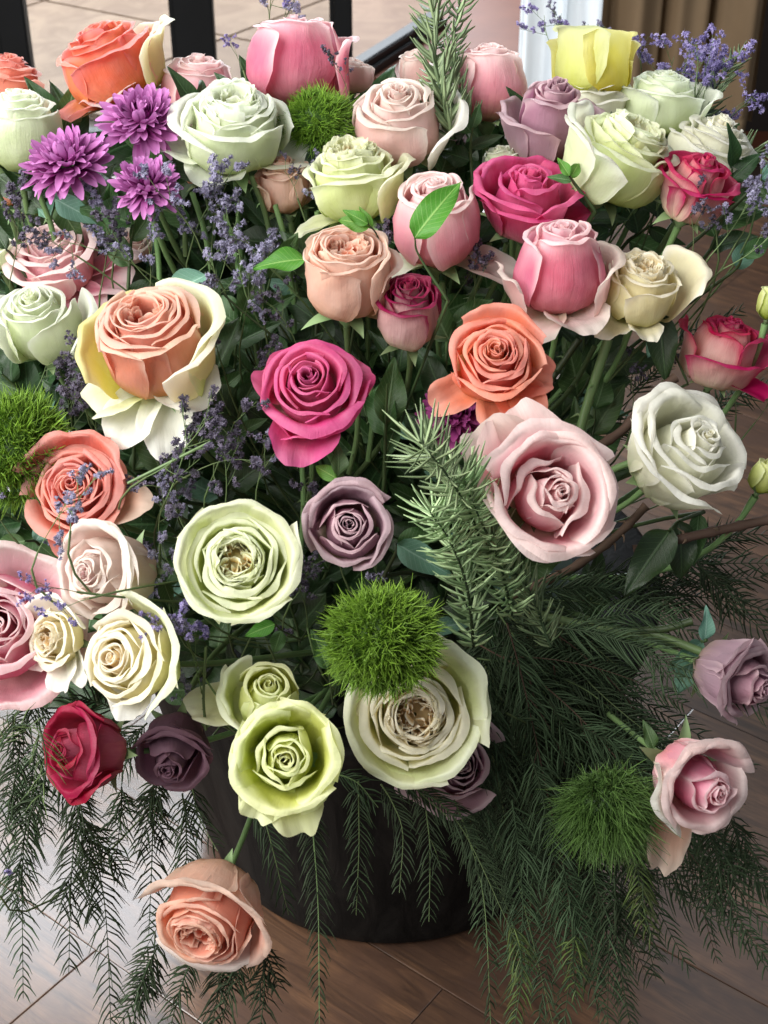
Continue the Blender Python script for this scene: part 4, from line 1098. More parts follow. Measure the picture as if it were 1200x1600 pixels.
R_("central mauve rose", "dusky mauve rose with dark plum whorl and pale rim, in the middle", 545, 825, 134, (.03, .15, .98), 'mauve_deep', o=.3, dz=1.08, hh=1.5, bud=0.7, n=18, core=.82, ring=((4,24,1.55,.6,dict(pal='mauve')),), ruff=.015, sep=60,
   guards=((100, 40, 1.6, .6, dict(pal='mauve')), (160, 42, 1.4, .5, dict(pal='mauve')), (330, 45, 1.3, .5, dict(pal='mauve'))))
R_("big cream rose", "big cream rose with apricot heart, half under the green dianthus ball", 648, 1115, 186, (0, .05, 1), 'cream', kind='garden', o=.6, dz=1.10, hh=1.15, n=28, ruff=.025, gpal='cream_green',
   guards=((50, 52, 1.6, .5), (25, 58, 1.4, .45), (230, 48, 1.2, .6), (285, 50, 1.15, .6), (170, 44, 1.2, .6)))
R_("lime yellow rose", "lime yellow rose facing out above the dark planter", 448, 1184, 165, (-.02, .12, .99), 'lime', o=.55, dz=1.04, hh=1.35, bud=0.8, n=18, core=.72, ring=((5,40,1.5,.55,dict(ruff=.05)),), ruff=.025, gpal='lime',
   guards=((110, 50, 1.4, .6), (35, 55, 1.5, .55), (170, 60, 1.2, .5), (280, 74, 1.45, .5), (240, 70, 1.3, .5), (340, 62, 1.2, .5)))
R_("half hidden lime rose", "half closed lime rose with pinkish rim, just above the lime yellow rose", 418, 1087, 125, (.1, .55, .8), 'lime', o=.25, dz=1.10, hh=1.4, bud=0.8, n=14, gpal='cream_green',
   guards=((190, 75, 2.0, .6), (170, 40, 1.3, .5), (200, 60, 1.3, .5)))
R_("red rose", "deep red rose turned left, at the lower left among ferns", 132, 1174, 148, (-.68, .12, .72), 'red', o=.35, dz=1.10, hh=1.5, bud=0.8, n=16, core=.72, ring=((4,30,1.5,.6),), gpal='red',
   guards=((30, 35, 1.4, .55), (330, 40, 1.4, .6), (270, 60, 1.3, .6), (90, 50, 1.3, .5)))
R_("dark mauve rose", "shaded dark mauve rose hanging at the left rim of the planter", 270, 1172, 127, (-.02, -.5, .86), 'mauve_dark', o=.3, dz=1.14, hh=1.8, bud=0.9, n=14, core=.7, ring=((4,28,1.7,.6),), guards=((90, 40, 1.8, .7), (30, 40, 1.5, .5)))
R_("dusty mauve rose", "dusty mauve rose under the big cream rose", 710, 1195, 126, (.3, .1, .94), 'mauve_deep', o=.5, dz=1.16, hh=1.4, bud=0.6, n=18, ruff=.04, guards=((80, 55, 1.6, .5, dict(pal='mauve')), (200, 70, 1.5, .55, dict(pal='mauve')), (270, 60, 1.3, .5, dict(pal='mauve'))))
R_("hanging peach rose", "peach rose hanging low in front of the planter, facing down", 326, 1428, 166, (-.24, -.5, .83), 'peach', kind='garden', o=.3, dz=1.16, hh=1.6, n=24, ruff=.03, gpal='peach_pale', quarters=2, close=.1,
   guards=((80, 50, 1.7, .6), (110, 45, 1.7, .5), (30, 52, 1.7, .5), (0, 50, 1.45, .5), (270, 50, 1.4, .5, dict(pal='blush'))))
R_("lower right pink rose", "pink rose at the lower right beside the shaded dianthus", 1090, 1220, 179, (.35, -.22, .9), 'deep_pink', o=.25, dz=1.10, hh=1.45, bud=0.9, n=15, core=.6, heart=(.05,.0), ring=((5,30,1.5,.6),), gpal='pink',
   guards=((165, 45, 1.5, .6), (110, 42, 1.5, .55), (200, 62, 1.3, .45, dict(pal='white')), (250, 70, 1.8, .45, dict(pal='peach_pale')), (60, 45, 1.4, .5)))
R_("right mauve rose", "dusty mauve rose turned right and down at the right edge", 1150, 1060, 152, (.6, -.25, .76), 'mauve_deep', o=.3, dz=1.12, hh=1.6, bud=0.8, n=14, core=.65, ring=((4,26,1.6,.62),), gpal='mauve', guards=((150, 35, 1.6, .6), (200, 35, 1.5, .55), (100, 40, 1.4, .5)), sep=80)
R_("far right lime bud", "closed yellow green bud cut by the right edge", 1203, 472, 44, (.1, .9, .4), 'lime', o=.05, dz=1.2, hh=2.2, n=10, sep=25)
R_("lower lime bud", "yellow green bud at the right edge beside the large creamy white rose", 1196, 745, 50, (.3, .8, .5), 'lime', o=.1, dz=1.14, hh=2.0, n=10, sep=25)
R_("left white petals", "white rose mostly cut off by the left edge beside the soft pink rose", -8, 395, 66, (-.2, .7, .6), 'white_green', o=.6, dz=1.28, n=12)
R_("white rose under chrysanthemums", "pale rose almost hidden under the left purple chrysanthemum", 60, 305, 90, (0, .8, .5), 'cream_green', o=.4, dz=1.36, n=12)
R_("peach rose under pale rose", "peach rose glimpsed at the left edge under a pale green rose", 12, 300, 60, (0, .8, .5), 'peach', o=.4, dz=1.38, n=10)
R_("shy pink rose", "pale pink rose low behind the twiggy statice on the left", 205, 385, 74, (.1, .6, .7), 'blush', o=.6, dz=1.33, n=12)
R_("pinkish rose behind white", "faded coral rose behind the full green white rose", 320, 262, 70, (0, .7, .6), 'coral', o=.3, dz=1.34, n=10)

mum("upper chrysanthemum", "purple chrysanthemum in front of the orange rose, highest of three", 222, 180, 142, (.15, .55, .8), M_MUM, dz=1.24)
mum("left chrysanthemum", "purple chrysanthemum furthest left, tilted, petals drooping", 100, 245, 150, (-.2, .62, .75), M_MUM, dz=1.22)
mum("lower chrysanthemum", "purple chrysanthemum lowest of three, half hidden under the highest", 230, 282, 116, (.05, .6, .8), M_MUM, dz=1.19)
mum("dark chrysanthemum", "shaded plum chrysanthemum behind the rosemary and the coral orange rose", 712, 645, 128, (-.15, .3, .93), M_MUM_DK, dz=1.17)

dianthus("upper dianthus", "bright green spiky dianthus ball below the deep pink rose", 497, 182, 120, 92, (0, .72, .7), M_TRICK, dz=1.26, n=2600)
dianthus("left dianthus", "bright green spiky dianthus ball cut by the left edge", 28, 695, 150, 175, (-.05, .5, .85), M_TRICK, dz=1.16, n=3600)
dianthus("front dianthus", "bright green spiky dianthus ball in front of the big cream rose", 598, 995, 176, 165, (-.05, .38, .92), M_TRICK, dz=1.03, n=4200, droop=.12)
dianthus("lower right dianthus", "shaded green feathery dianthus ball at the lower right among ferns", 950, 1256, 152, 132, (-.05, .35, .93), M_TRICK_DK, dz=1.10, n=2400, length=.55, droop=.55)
# ------------------------------------------------------------------ greenery
def near_leafs(*a): return a
# bright leaf across the blush rose, leaf beside the pale peach rose
leafy_branch("single bright green leaf lying across the blush rose on a thin stem", [(700, 470), (655, 400), (648, 372)], 1.12, 1.09, [(1.0, 54, 128, 8, -10)], 'bright', rad=.0012)
leafy_branch("bright green leaf pointing left of the pale peach rose", [(560, 470), (500, 430), (478, 405)], 1.2, 1.15, [(1.0, 184, 92, 10, 20)], 'bright', rad=.0012)
leafy_branch("bluish green leaf rising behind the large peach rose", [(420, 520), (360, 470), (320, 425)], 1.2, 1.18, [(.95, 205, 108, 10, 20, 'blue'), (.8, 250, 80, 20, 0, 'mid')], 'blue', rad=.0012)
leafy_branch("small yellowish leaves in front of the central green white rose", [(600, 420), (590, 370), (575, 350)], 1.16, 1.13, [(1.0, 150, 50, 10, 0), (.9, 165, 60, 10, 0), (.8, 120, 44, 0, 0)], 'bright', rad=.001)
leafy_branch("dark broad leaves under the large creamy white rose", [(1100, 800), (1060, 815), (1045, 830)], 1.18, 1.15, [(.9, 232, 140, 20, 10, 'dark'), (.5, 275, 105, 15, 0, 'dark'), (.1, 262, 90, 15, 0, 'mid')], 'dark')
leafy_branch("dark leaves behind the largest pink rose, right of the coral rose", [(890, 760), (925, 680), (930, 640)], 1.26, 1.24, [(.5, 60, 105, 15, -10), (.35, 25, 95, 0, 10), (.8, 195, 80, 10, 0), (1., 70, 70, 10, 10)], 'mid')
leafy_branch("bluish leaf hanging from the pointed cerise rose stem", [(1075, 600), (1040, 520), (1030, 490)], 1.22, 1.2, [(1., 275, 118, 5, 10, 'dark'), (.6, 240, 60, 5, 10, 'blue')], 'dark', rad=.0012)
leafy_branch("pale bluish torn leaf left of the right mauve rose", [(960, 985), (1060, 1010), (1105, 1000)], 1.2, 1.17, [(.95, 85, 60, 20, 10, 'blue'), (.8, 250, 95, 20, 0, 'blue'), (.9, 215, 90, 30, 0, 'blue')], 'blue', rad=.003)
leafy_branch("dark leaf in the shade above the big cream rose", [(600, 900), (620, 860), (620, 850)], 1.18, 1.14, [(1., 330, 110, 10, 0, 'blue'), (.8, 20, 80, 10, 0, 'mid')], 'mid')
leafy_branch("upright mid green leaves below the dried crimson rose", [(600, 760), (602, 680), (605, 600)], 1.22, 1.18, [(.6, 80, 120, 5, 10), (.5, 100, 110, 5, -20), (.3, 70, 80, 5, 0)], 'mid')
leafy_branch("pale leaf tips over the central mauve rose", [(505, 800), (520, 760), (528, 745)], 1.14, 1.10, [(1., 85, 66, 0, 30, 'mid'), (.9, 150, 50, 0, 0, 'bright')], 'mid', rad=.001)
leafy_branch("eucalyptus like bluish leaf under the lower purple chrysanthemum", [(120, 380), (100, 330), (85, 310)], 1.3, 1.26, [(1., 330, 90, 10, 10, 'blue'), (.8, 300, 80, 10, 0, 'mid')], 'blue')
leafy_branch("olive leaf beside the lower right pink rose", [(1050, 1210), (1030, 1180), (1022, 1170)], 1.16, 1.13, [(1., 110, 52, 10, 0, 'mid')], 'mid', rad=.001)
leafy_branch("narrow leaf left of the front green dianthus", [(520, 1100), (515, 1060), (512, 1045)], 1.14, 1.10, [(1., 108, 72, 10, 20, 'mid'), (.6, 20, 50, 10, 0, 'bright')], 'mid', rad=.001)
leafy_branch("small lime leaves under the quartered cream green rose", [(470, 1000), (440, 985), (430, 975)], 1.14, 1.1, [(1., 200, 60, 0, 10, 'bright'), (.5, 250, 50, 0, 0, 'mid')], 'bright', rad=.001)
leafy_branch("green leaves at the left between coral and pink hearted roses", [(80, 900), (60, 850), (40, 845)], 1.2, 1.16, [(1., 190, 70, 0, 10, 'mid'), (.6, 60, 60, 0, 0, 'blue'), (.5, 320, 50, 0, 0)], 'mid')
leafy_branch("bright leaf right of the pink hearted rose", [(290, 960), (262, 930), (255, 905)], 1.16, 1.14, [(1., 285, 60, 0, 20, 'mid'), (.8, 60, 66, 0, 0, 'mid')], 'mid')
leafy_branch("dark bluish leaf at the left edge below the hidden white rose", [(40, 430), (20, 400), (10, 390)], 1.27, 1.25, [(1., 120, 60, 0, 10, 'dark')], 'dark')
leafy_branch("green leaf spray below the pale pink rose by the rosemary", [(740, 300), (735, 240), (738, 200)], 1.28, 1.26, [(1., 70, 44, 10, 10), (.9, 130, 60, 10, 0), (.6, 20, 60, 10, 0, 'dark'), (.4, 160, 60, 0, 0, 'dark')], 'mid')
leafy_branch("light green bud leaves left of the upper green white rose", [(930, 330), (900, 290), (890, 275)], 1.2, 1.17, [(1., 120, 40, 0, 0, 'bright'), (.9, 60, 38, 0, 0, 'bright'), (.7, 170, 44, 0, 0, 'mid')], 'bright', rad=.002)
leafy_branch("dark leaf at the right edge below the white frilled rose", [(1110, 450), (1150, 420), (1160, 400)], 1.25, 1.22, [(1., 30, 70, 0, 10, 'mid'), (.5, 60, 70, 0, 0, 'blue')], 'mid')
leafy_branch("round green leaf cut by the right edge", [(1150, 320), (1180, 290), (1190, 280)], 1.26, 1.24, [(1., 40, 60, 0, 10, 'blue'), (.6, -20, 60, 0, 0, 'mid')], 'mid')

# deep filler foliage: shoots with many leaves that close the gaps
rs = np.random.RandomState(3)
FILL = []
for gy in range(250, 1150, 90):
    for gx in range(20, 1130, 108):
        x = gx + rs.uniform(-35, 35) + (50 if (gy // 96) % 2 else 0); y = gy + rs.uniform(-30, 30)
        # the lower right and far right stay open to the floor
        if x > 940 and y > 380: continue
        if y > 1000 and x > 800: continue
        FILL.append((x, y))
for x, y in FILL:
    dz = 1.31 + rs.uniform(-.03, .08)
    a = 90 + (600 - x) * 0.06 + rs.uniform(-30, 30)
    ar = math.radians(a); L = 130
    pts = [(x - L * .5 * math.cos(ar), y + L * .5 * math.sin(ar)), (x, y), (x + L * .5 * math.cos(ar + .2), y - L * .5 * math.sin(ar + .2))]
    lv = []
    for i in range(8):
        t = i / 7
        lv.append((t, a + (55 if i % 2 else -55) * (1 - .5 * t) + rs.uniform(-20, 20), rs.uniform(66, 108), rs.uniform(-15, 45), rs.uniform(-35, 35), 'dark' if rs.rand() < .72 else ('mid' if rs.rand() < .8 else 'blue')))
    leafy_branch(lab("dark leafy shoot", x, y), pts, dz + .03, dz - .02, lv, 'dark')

for i in range(14):
    x = rs.uniform(180, 720); y = rs.uniform(330, 720)
    leafy_branch(lab("mid green leafy shoot", x, y), [(x - 5, y + 80), (x, y), (x + 10, y - 50)], 1.26, 1.235, [(k / 4, 90 + (50 if k % 2 else -50) + rs.uniform(-30, 30), rs.uniform(70, 105), rs.uniform(0, 40), rs.uniform(-30, 30), 'mid' if rs.rand() < .6 else 'dark') for k in range(5)], 'mid')
for i in range(58):  # rear layer added to block glare and light coming through the bouquet
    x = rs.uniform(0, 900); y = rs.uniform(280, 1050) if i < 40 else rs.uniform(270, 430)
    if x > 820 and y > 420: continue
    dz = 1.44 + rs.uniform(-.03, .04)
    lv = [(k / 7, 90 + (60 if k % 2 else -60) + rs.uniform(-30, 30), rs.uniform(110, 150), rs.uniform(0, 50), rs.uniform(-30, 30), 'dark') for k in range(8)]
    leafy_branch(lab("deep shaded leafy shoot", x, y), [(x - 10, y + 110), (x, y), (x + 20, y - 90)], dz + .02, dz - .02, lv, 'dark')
# bare bright stems that stand between the heads
def stalk(label, pts, dz0, dz1, rad=.0024, mat=None, cat='stem', name='flower_stalk', nodes=0):
    n = len(pts); ctrl = np.array([P(x, y, d) for (x, y), d in zip(pts, np.linspace(dz0, dz1, n))])
    path = catmull(ctrl, 26)
    M = Matrix.Translation(Vector(path[0]))
    root = thing(name, label, cat, M, 'bare stalks among the flowers')
    r = np.full(26, rad); 
    if nodes: r[::5] *= 1.25
    V, Fq = tube(path - path[0], r, 8)
    obj("bark" if mat is M_WOODY else "stem", mesh("stem", V, Fq, mat or M_STEM, {"a": np.full(len(V), .5)}), root)
    # thorns
    for k in range(5):
        j = rs.randint(2, 22); p = path[j] - path[0]; d = rs.normal(0, 1, 3); t = path[j + 1] - path[j]; t /= np.linalg.norm(t)
        d -= t * d.dot(t); d /= np.linalg.norm(d)
        V, Fq = tube(np.array([p, p + d * rad * 1.5, p + d * rad * 2.6 - t * rad]), [rad * .6, rad * .3, rad * .04], 5)
        obj("thorn", mesh("thorn", V, Fq, mat or M_STEM, {"a": np.full(len(V), .8)}), root)
    return root
for x0, y0, x1, y1 in ((425, 380, 392, 275), (380, 470, 350, 330), (460, 520, 448, 400), (410, 600, 372, 430), (330, 420, 300, 300), (502, 440, 495, 330), (345, 640, 330, 520), (250, 470, 236, 330), (465, 470, 430, 320), (290, 400, 276, 290), (700, 560, 690, 440), (90, 400, 60, 300), (30, 380, -5, 300),
                       (760, 470, 792, 380), (730, 480, 765, 380), (480, 790, 486, 690), (470, 860, 470, 700), (575, 720, 580, 600), (545, 740, 560, 640)):
    stalk(lab("green rose stalk", x0, y0), [(x0, y0), ((x0 + x1) / 2 + 4, (y0 + y1) / 2), (x1, y1)], 1.27, 1.24)
stalk("thick green stem under the cream rose with the pointed petal", [(885, 830), (905, 680), (950, 530)], 1.24, 1.2, .0040)
stalk("dark green stem crossing behind the coral rose on the right", [(780, 720), (850, 610), (905, 530)], 1.28, 1.24, .0030, M_STEM_DK)
stalk("second dark stem right of the coral orange rose", [(840, 660), (890, 610), (930, 540)], 1.3, 1.26, .0024, M_STEM_DK)
stalk("brown woody branch rising to the pointed cerise rose", [(915, 710), (975, 670), (1010, 625), (1055, 590)], 1.18, 1.2, .0036, M_WOODY, nodes=1)
stalk("brown woody branch under the large creamy white rose", [(990, 860), (1090, 836), (1200, 812)], 1.16, 1.15, .0036, M_WOODY, nodes=1)
stalk("long brown branch from the ferns to the right of the pink rose", [(800, 930), (890, 890), (960, 840), (1010, 790)], 1.22, 1.2, .0034, M_WOODY, nodes=1)
stalk("green stem reaching the large creamy white rose from the left", [(880, 850), (940, 750), (990, 720)], 1.2, 1.16, .0030)
stalk("pale green stem crossing the ferns to the right mauve rose", [(830, 960), (960, 985), (1020, 990), (1095, 1018)], 1.18, 1.15, .0034)
stalk("short cut stub beside the pale bluish torn leaf", [(1000, 985), (1040, 982), (1082, 970)], 1.16, 1.15, .0030, M_STEM_DK)
stalk("thin dark stem left of the lime yellow rose", [(322, 1140), (318, 1090), (322, 1010)], 1.1, 1.06, .0011, M_STEM_DK)
stalk("thin green stem arching under the large peach rose", [(200, 755), (280, 715), (330, 690)], 1.1, 1.07, .0012)

# statice
S_ = statice
for a in ((300, 380, 1.24, 60, .5, 1.15, 'n'), (330, 400, 1.25, 75, .5, 1.2, 'n'), (205, 345, 1.25, 150, .4, 1., 'n'), 
          (165, 395, 1.22, 170, .4, .8, 'n'), (120, 400, 1.2, 150, .5, .7, 'd'),
          (330, 520, 1.18, 80, .4, 1.0, 'n'), (380, 510, 1.2, 70, .5, 1.1, 'n'), (350, 580, 1.2, 100, .5, 1., 'd'), (415, 520, 1.22, 95, .4, 1., 'n'), (385, 620, 1.18, 60, .4, .8, 'd'),
          (270, 720, 1.12, 40, .4, .9, 'd'), (300, 740, 1.12, 20, .5, .9, 'd'), (330, 750, 1.13, 60, .5, 1., 'd'), (350, 800, 1.14, 80, .5, 1., 'd'), (400, 780, 1.15, 70, .5, 1., 'n'), (260, 780, 1.14, 60, .4, 1.1, 'd'), (290, 830, 1.14, 110, .4, 1., 'd'),
          (230, 745, 1.08, 25, .4, .8, 'd'), (60, 860, 1.04, 55, .3, .85, 'n'), (110, 830, 1.03, 70, .3, .8, 'n'), (20, 840, 1.12, 120, .4, .8, 'n'),
          (140, 935, 1.04, 195, .5, .55, 'v'), (120, 925, 1.04, 170, .5, .55, 'v'), (320, 1060, 1.08, 115, .4, .9, 'v'), (315, 1080, 1.10, 95, .4, 1., 'v'), (300, 940, 1.12, 120, .4, .8, 'n'), (340, 1120, 1.12, 130, .4, .8, 'n'), (250, 850, 1.13, 80, .4, .8, 'n'),
          (480, 980, 1.12, 100, .3, .8, 'd'), (455, 940, 1.13, 60, .3, .7, 'd'), (420, 1010, 1.15, 110, .3, .9, 'd'), (390, 1000, 1.18, 60, .3, .9, 'd'),
          (430, 60, 1.34, 60, .0, .9, 'v'), (420, 70, 1.34, 85, .0, 1., 'n'), (380, 110, 1.32, 110, .2, .5, 'v'), (545, 150, 1.26, 110, .3, .6, 'd'),
          (870, 90, 1.36, 120, .1, .8, 'v'), (880, 90, 1.36, 100, .1, .7, 'n'), (905, 100, 1.38, 75, .1, .7, 'n'),
          (1000, 150, 1.36, 85, .1, .8, 'v'), (1040, 165, 1.36, 70, .1, 1.0, 'v'), (1050, 175, 1.34, 100, .1, 1.0, 'v'), (1070, 190, 1.34, 60, .1, 1.15, 'v'), (1080, 200, 1.33, 80, .1, 1.1, 'v'), (1060, 200, 1.35, 50, .1, 1.2, 'v'), (1090, 215, 1.33, 40, .1, 1.0, 'v'),
          (1110, 400, 1.2, 60, .3, 1., 'n'), (1080, 410, 1.2, 90, .3, .9, 'd'), (1130, 420, 1.2, 40, .3, 1., 'd'), (1150, 380, 1.22, 70, .3, .9, 'n'), (1120, 370, 1.22, 110, .3, .8, 'd'), (1180, 330, 1.22, 90, .3, .7, 'n'),
          (990, 630, 1.24, 100, .2, .6, 'd'), (1020, 620, 1.26, 70, .2, .6, 'd'), (1180, 660, 1.3, 60, .2, .8, 'd'), (1150, 650, 1.3, 100, .2, .8, 'd'),
          (500, 350, 1.25, 100, .4, .8, 'n'), (465, 310, 1.24, 110, .4, .5, 'd'), (470, 560, 1.2, 120, .4, .9, 'd'), (740, 480, 1.22, 90, .4, .8, 'd'), (700, 480, 1.25, 60, .4, .8, 'd'),
          (0, 1400, 1.15, 100, .3, .5, 'v'), (50, 620, 1.24, 60, .4, .9, 'd'), (110, 640, 1.22, 80, .4, .9, 'd'), (160, 700, 1.2, 110, .4, .9, 'd')):
    S_(*a)
for i in range(8):
    S_(rs.uniform(190, 440), rs.uniform(385, 460), 1.22 + rs.uniform(-.02, .03), rs.uniform(30, 150), .5, rs.uniform(.8, 1.1), 'n')
for i in range(18):
    x = rs.uniform(0, 620); y = rs.uniform(400, 1120)
    S_(x, y, 1.24 + rs.uniform(-.03, .05), rs.uniform(50, 130), .5, rs.uniform(.9, 1.3), 'd' if rs.rand() < .65 else 'n')

# rosemary
RG = 'rosemary sprigs'
spray("tall upright rosemary sprig at the top of the bouquet", [(705, 215), (690, 150), (680, 80), (676, -30)], [1.25, 1.25, 1.27, 1.3], 56, 3.8, M_ROSEM, RG, ang=48, curl=.5, thick=6, name='rosemary_sprig', cat='rosemary', full3d=9, stemr=3, taper=False, base_bare=0, droop=-.1)
spray("second rosemary shoot leaning on the tall upright one", [(735, 200), (716, 150), (706, 90), (722, -20)], [1.27, 1.27, 1.28, 1.3], 44, 4.5, M_ROSEM, RG, ang=50, curl=.5, thick=5.5, name='rosemary_sprig', cat='rosemary', full3d=9, stemr=3, taper=False, base_bare=0, droop=-.1)
spray("big pale rosemary tip beside the largest pink rose", [(760, 900), (742, 820), (700, 745), (655, 690)], [1.13, 1.08, 1.03, 1.0], 78, 2.7, M_ROSEM_L, RG, ang=62, curl=.3, thick=4.6, name='rosemary_sprig', cat='rosemary', full3d=9, stemr=3.4, taper=False, base_bare=0, droop=-.05)
spray("rosemary shoot just right of the big pale tip", [(800, 960), (780, 880), (745, 800), (722, 745)], [1.15, 1.11, 1.07, 1.05], 72, 3.0, M_ROSEM_L, RG, ang=52, curl=.35, thick=6, name='rosemary_sprig', cat='rosemary', full3d=9, stemr=3.4, taper=False, base_bare=0, droop=-.05)
spray("shaded rosemary shoot above the front green dianthus", [(740, 1010), (730, 920), (705, 850), (672, 800)], [1.15, 1.11, 1.08, 1.06], 66, 3.6, M_ROSEM_L, RG, ang=52, curl=.35, thick=5.5, name='rosemary_sprig', cat='rosemary', full3d=9, stemr=3.2, taper=False, base_bare=0, droop=-.05)
spray("shaded rosemary shoot under the largest pink rose", [(860, 1010), (830, 930), (790, 880), (760, 850)], [1.16, 1.14, 1.12, 1.1], 56, 3.6, M_ROSEM, RG, ang=50, curl=.35, thick=5, name='rosemary_sprig', cat='rosemary', full3d=9, stemr=3.2, taper=False, base_bare=0, droop=-.05)
spray("rosemary sprig before the brown curtain at the top right", [(1085, 200), (1105, 160), (1130, 120), (1158, 82)], [1.34, 1.34, 1.35, 1.36], 46, 4.5, M_ROSEM, RG, ang=40, curl=.4, thick=4, name='rosemary_sprig', cat='rosemary', full3d=9, stemr=2.6, taper=True, base_bare=0, droop=-.1)
spray("rosemary sprig cut by the right edge below the curtain", [(1120, 270), (1160, 245), (1215, 235)], [1.32, 1.32, 1.32], 44, 4.0, M_ROSEM_L, RG, ang=45, curl=.4, thick=4.5, name='rosemary_sprig', cat='rosemary', full3d=9, stemr=2.6, taper=False, base_bare=0, droop=-.1)

# feathery fern, lower left: black against the glare on the floor
FG = 'feathery fern sprays'
rs = np.random.RandomState(21)
def fern(x0, y0, x1, y1, dz0, dz1, nl=40, bend=0.0, branch=1, mat=None, step=8.0, what='dark feathery fern spray', thick=2.9, stemmat=None):
    dx, dy = x1 - x0, y1 - y0
    bend += rs.uniform(-.07, .07); branch = branch + (rs.rand() < .35 if branch else 0)
    x1 += rs.uniform(-14, 14)
    mx, my = x0 + dx * .5 + bend * dy, y0 + dy * .5 - bend * dx - abs(dx) * .12
    spray(lab(what, x0, y0, x1, y1), [(x0, y0), (x0 + dx * .22 + bend * .6 * dy, y0 + dy * .2 - bend * .6 * dx - abs(dx) * .08), (mx, my), (x1, y1)],
          [dz0, dz0 + (dz1 - dz0) * .3, dz0 + (dz1 - dz0) * .6, dz1], nl * 1.25, step, mat or M_FERN, FG, branch=branch, thick=thick, full3d=.45, curl=.7, ang=42, stemmat=stemmat)
for a in ((60, 1150, 30, 1560, 1.16, 1.22, 44, .04), (130, 1230, 120, 1520, 1.14, 1.2, 46, .02), (60, 1240, 30, 1440, 1.14, 1.18, 44, -.03),
          (190, 1230, 170, 1350, 1.16, 1.2, 38, .05), (250, 1215, 215, 1340, 1.17, 1.2, 36, .05), (285, 1240, 205, 1500, 1.18, 1.24, 40, .1), (30, 1180, -30, 1420, 1.13, 1.18, 42, .0),
          (90, 1200, 165, 1640, 1.16, 1.26, 46, .05), (250, 1470, 150, 1660, 1.2, 1.26, 40, .0), (235, 1500, 205, 1660, 1.2, 1.26, 38, .0), (300, 1500, 255, 1660, 1.2, 1.25, 38, .0), (385, 1480, 330, 1650, 1.2, 1.25, 38, .03), (410, 1470, 395, 1660, 1.2, 1.25, 36, .0), (345, 1500, 315, 1660, 1.22, 1.25, 38, .02),
          (20, 1120, -20, 1300, 1.15, 1.2, 40, .05), (180, 1110, 60, 1130, 1.18, 1.16, 36, -.1), (230, 1130, 10, 1250, 1.19, 1.2, 44, .15), (60, 1080, 0, 1180, 1.17, 1.18, 44, .1), (240, 1220, 240, 1460, 1.2, 1.24, 40, .04),
          (110, 1100, 40, 1250, 1.2, 1.22, 44, .1)):
    fern(*a)
fern(0, 1165, 62, 1135, 1.07, 1.06, 40, .12, 0, M_FERN_Y, 12, 'pale dry fern twig', 1.8)
fern(62, 1138, 66, 1260, 1.07, 1.07, 44, .05, 0, M_FERN_Y, 12, 'pale dry fern twig', 1.8)
# over the planter
for a in ((485, 1260, 500, 1600, 1.1, 1.14, 34, -.03, 0), (595, 1225, 625, 1395, 1.12, 1.1, 32, .08, 0), (610, 1210, 800, 1470, 1.12, 1.14, 34, .03, 0), (525, 1210, 600, 1262, 1.12, 1.12, 30, .05, 0), (710, 1250, 770, 1600, 1.14, 1.2, 36, .0, 1), (620, 1205, 700, 1280, 1.12, 1.12, 30, .0, 0), (400, 1250, 440, 1430, 1.2, 1.2, 34, 0, 0), (300, 1230, 330, 1330, 1.2, 1.2, 34, 0, 0), (560, 1220, 560, 1430, 1.18, 1.2, 34, .05, 0), (660, 1230, 670, 1440, 1.18, 1.2, 34, .05, 1)):
    fern(*a, stemmat=M_STAT_G)
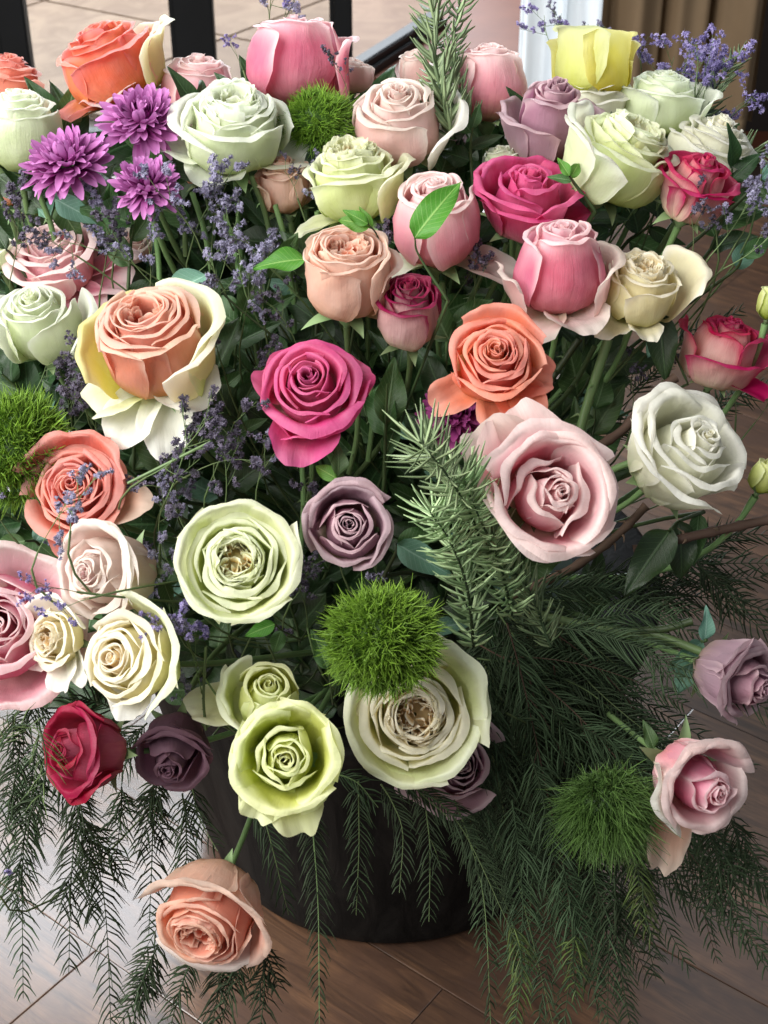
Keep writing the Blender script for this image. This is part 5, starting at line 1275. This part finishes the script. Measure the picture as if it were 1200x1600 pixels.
# the great mass on the right
for i in range(31):
    t = i / 30
    sx = 745 + rs.uniform(0, 130); sy = rs.uniform(900, 1120)
    ang = 92 - 78 * rs.beta(1.1, 1.5)
    L = rs.uniform(300, 560)
    ex = sx + L * math.cos(math.radians(ang)) * 1.0; ey = sy + L * math.sin(math.radians(ang)) + rs.uniform(0, 80) + L * .25 * math.cos(math.radians(ang))
    fern(sx, sy, ex, ey, rs.uniform(1.16, 1.3), rs.uniform(1.18, 1.4), rs.uniform(36, 56), rs.uniform(-.16, .08), 2, stemmat=(M_WOODY, M_STAT_G, M_FERN)[i % 3])
for a in ((870, 980, 1230, 1130, 1.14, 1.12, 46, -.05), (900, 1130, 1230, 1400, 1.16, 1.2, 46, -.08), (930, 1270, 1160, 1430, 1.18, 1.2, 46, -.1), (1110, 1290, 1215, 1520, 1.16, 1.2, 44, -.05), (1140, 1270, 1240, 1450, 1.16, 1.2, 44, -.05),
          (880, 1350, 895, 1600, 1.14, 1.2, 50, 0), (920, 1350, 960, 1610, 1.14, 1.2, 50, 0), (960, 1370, 975, 1590, 1.14, 1.2, 44, 0), (1000, 1340, 1025, 1530, 1.14, 1.2, 44, 0), (830, 1180, 850, 1600, 1.14, 1.2, 50, 0), (800, 1250, 800, 1620, 1.16, 1.2, 46, 0),
          (740, 1050, 745, 1330, 1.15, 1.18, 44, 0), (780, 1100, 760, 1480, 1.16, 1.2, 44, 0), (820, 930, 1100, 960, 1.18, 1.2, 44, -.1), (850, 920, 1210, 900, 1.24, 1.28, 44, -.1), (1000, 900, 1220, 880, 1.24, 1.28, 44, -.1), (960, 940, 1230, 960, 1.26, 1.28, 44, -.05), (1090, 880, 1230, 1010, 1.24, 1.24, 40, -.05), (860, 640, 1000, 590, 1.36, 1.4, 36, 0), (900, 700, 1090, 640, 1.36, 1.4, 36, 0), (1080, 880, 1230, 840, 1.28, 1.3, 38, 0), (980, 620, 1150, 480, 1.38, 1.4, 30, 0), (1090, 660, 1230, 600, 1.34, 1.36, 30, 0)):
    fern(*a)
for a in ((1005, 1380, 1018, 1470, 1.12, 1.14, 34, 0, 0), (800, 1440, 812, 1600, 1.14, 1.16, 34, 0, 0), (900, 1460, 905, 1560, 1.13, 1.16, 34, 0, 0), (990, 1300, 1010, 1450, 1.12, 1.14, 34, 0, 0)):
    fern(*a, mat=M_FERN_Y, what='yellow green fern tip')
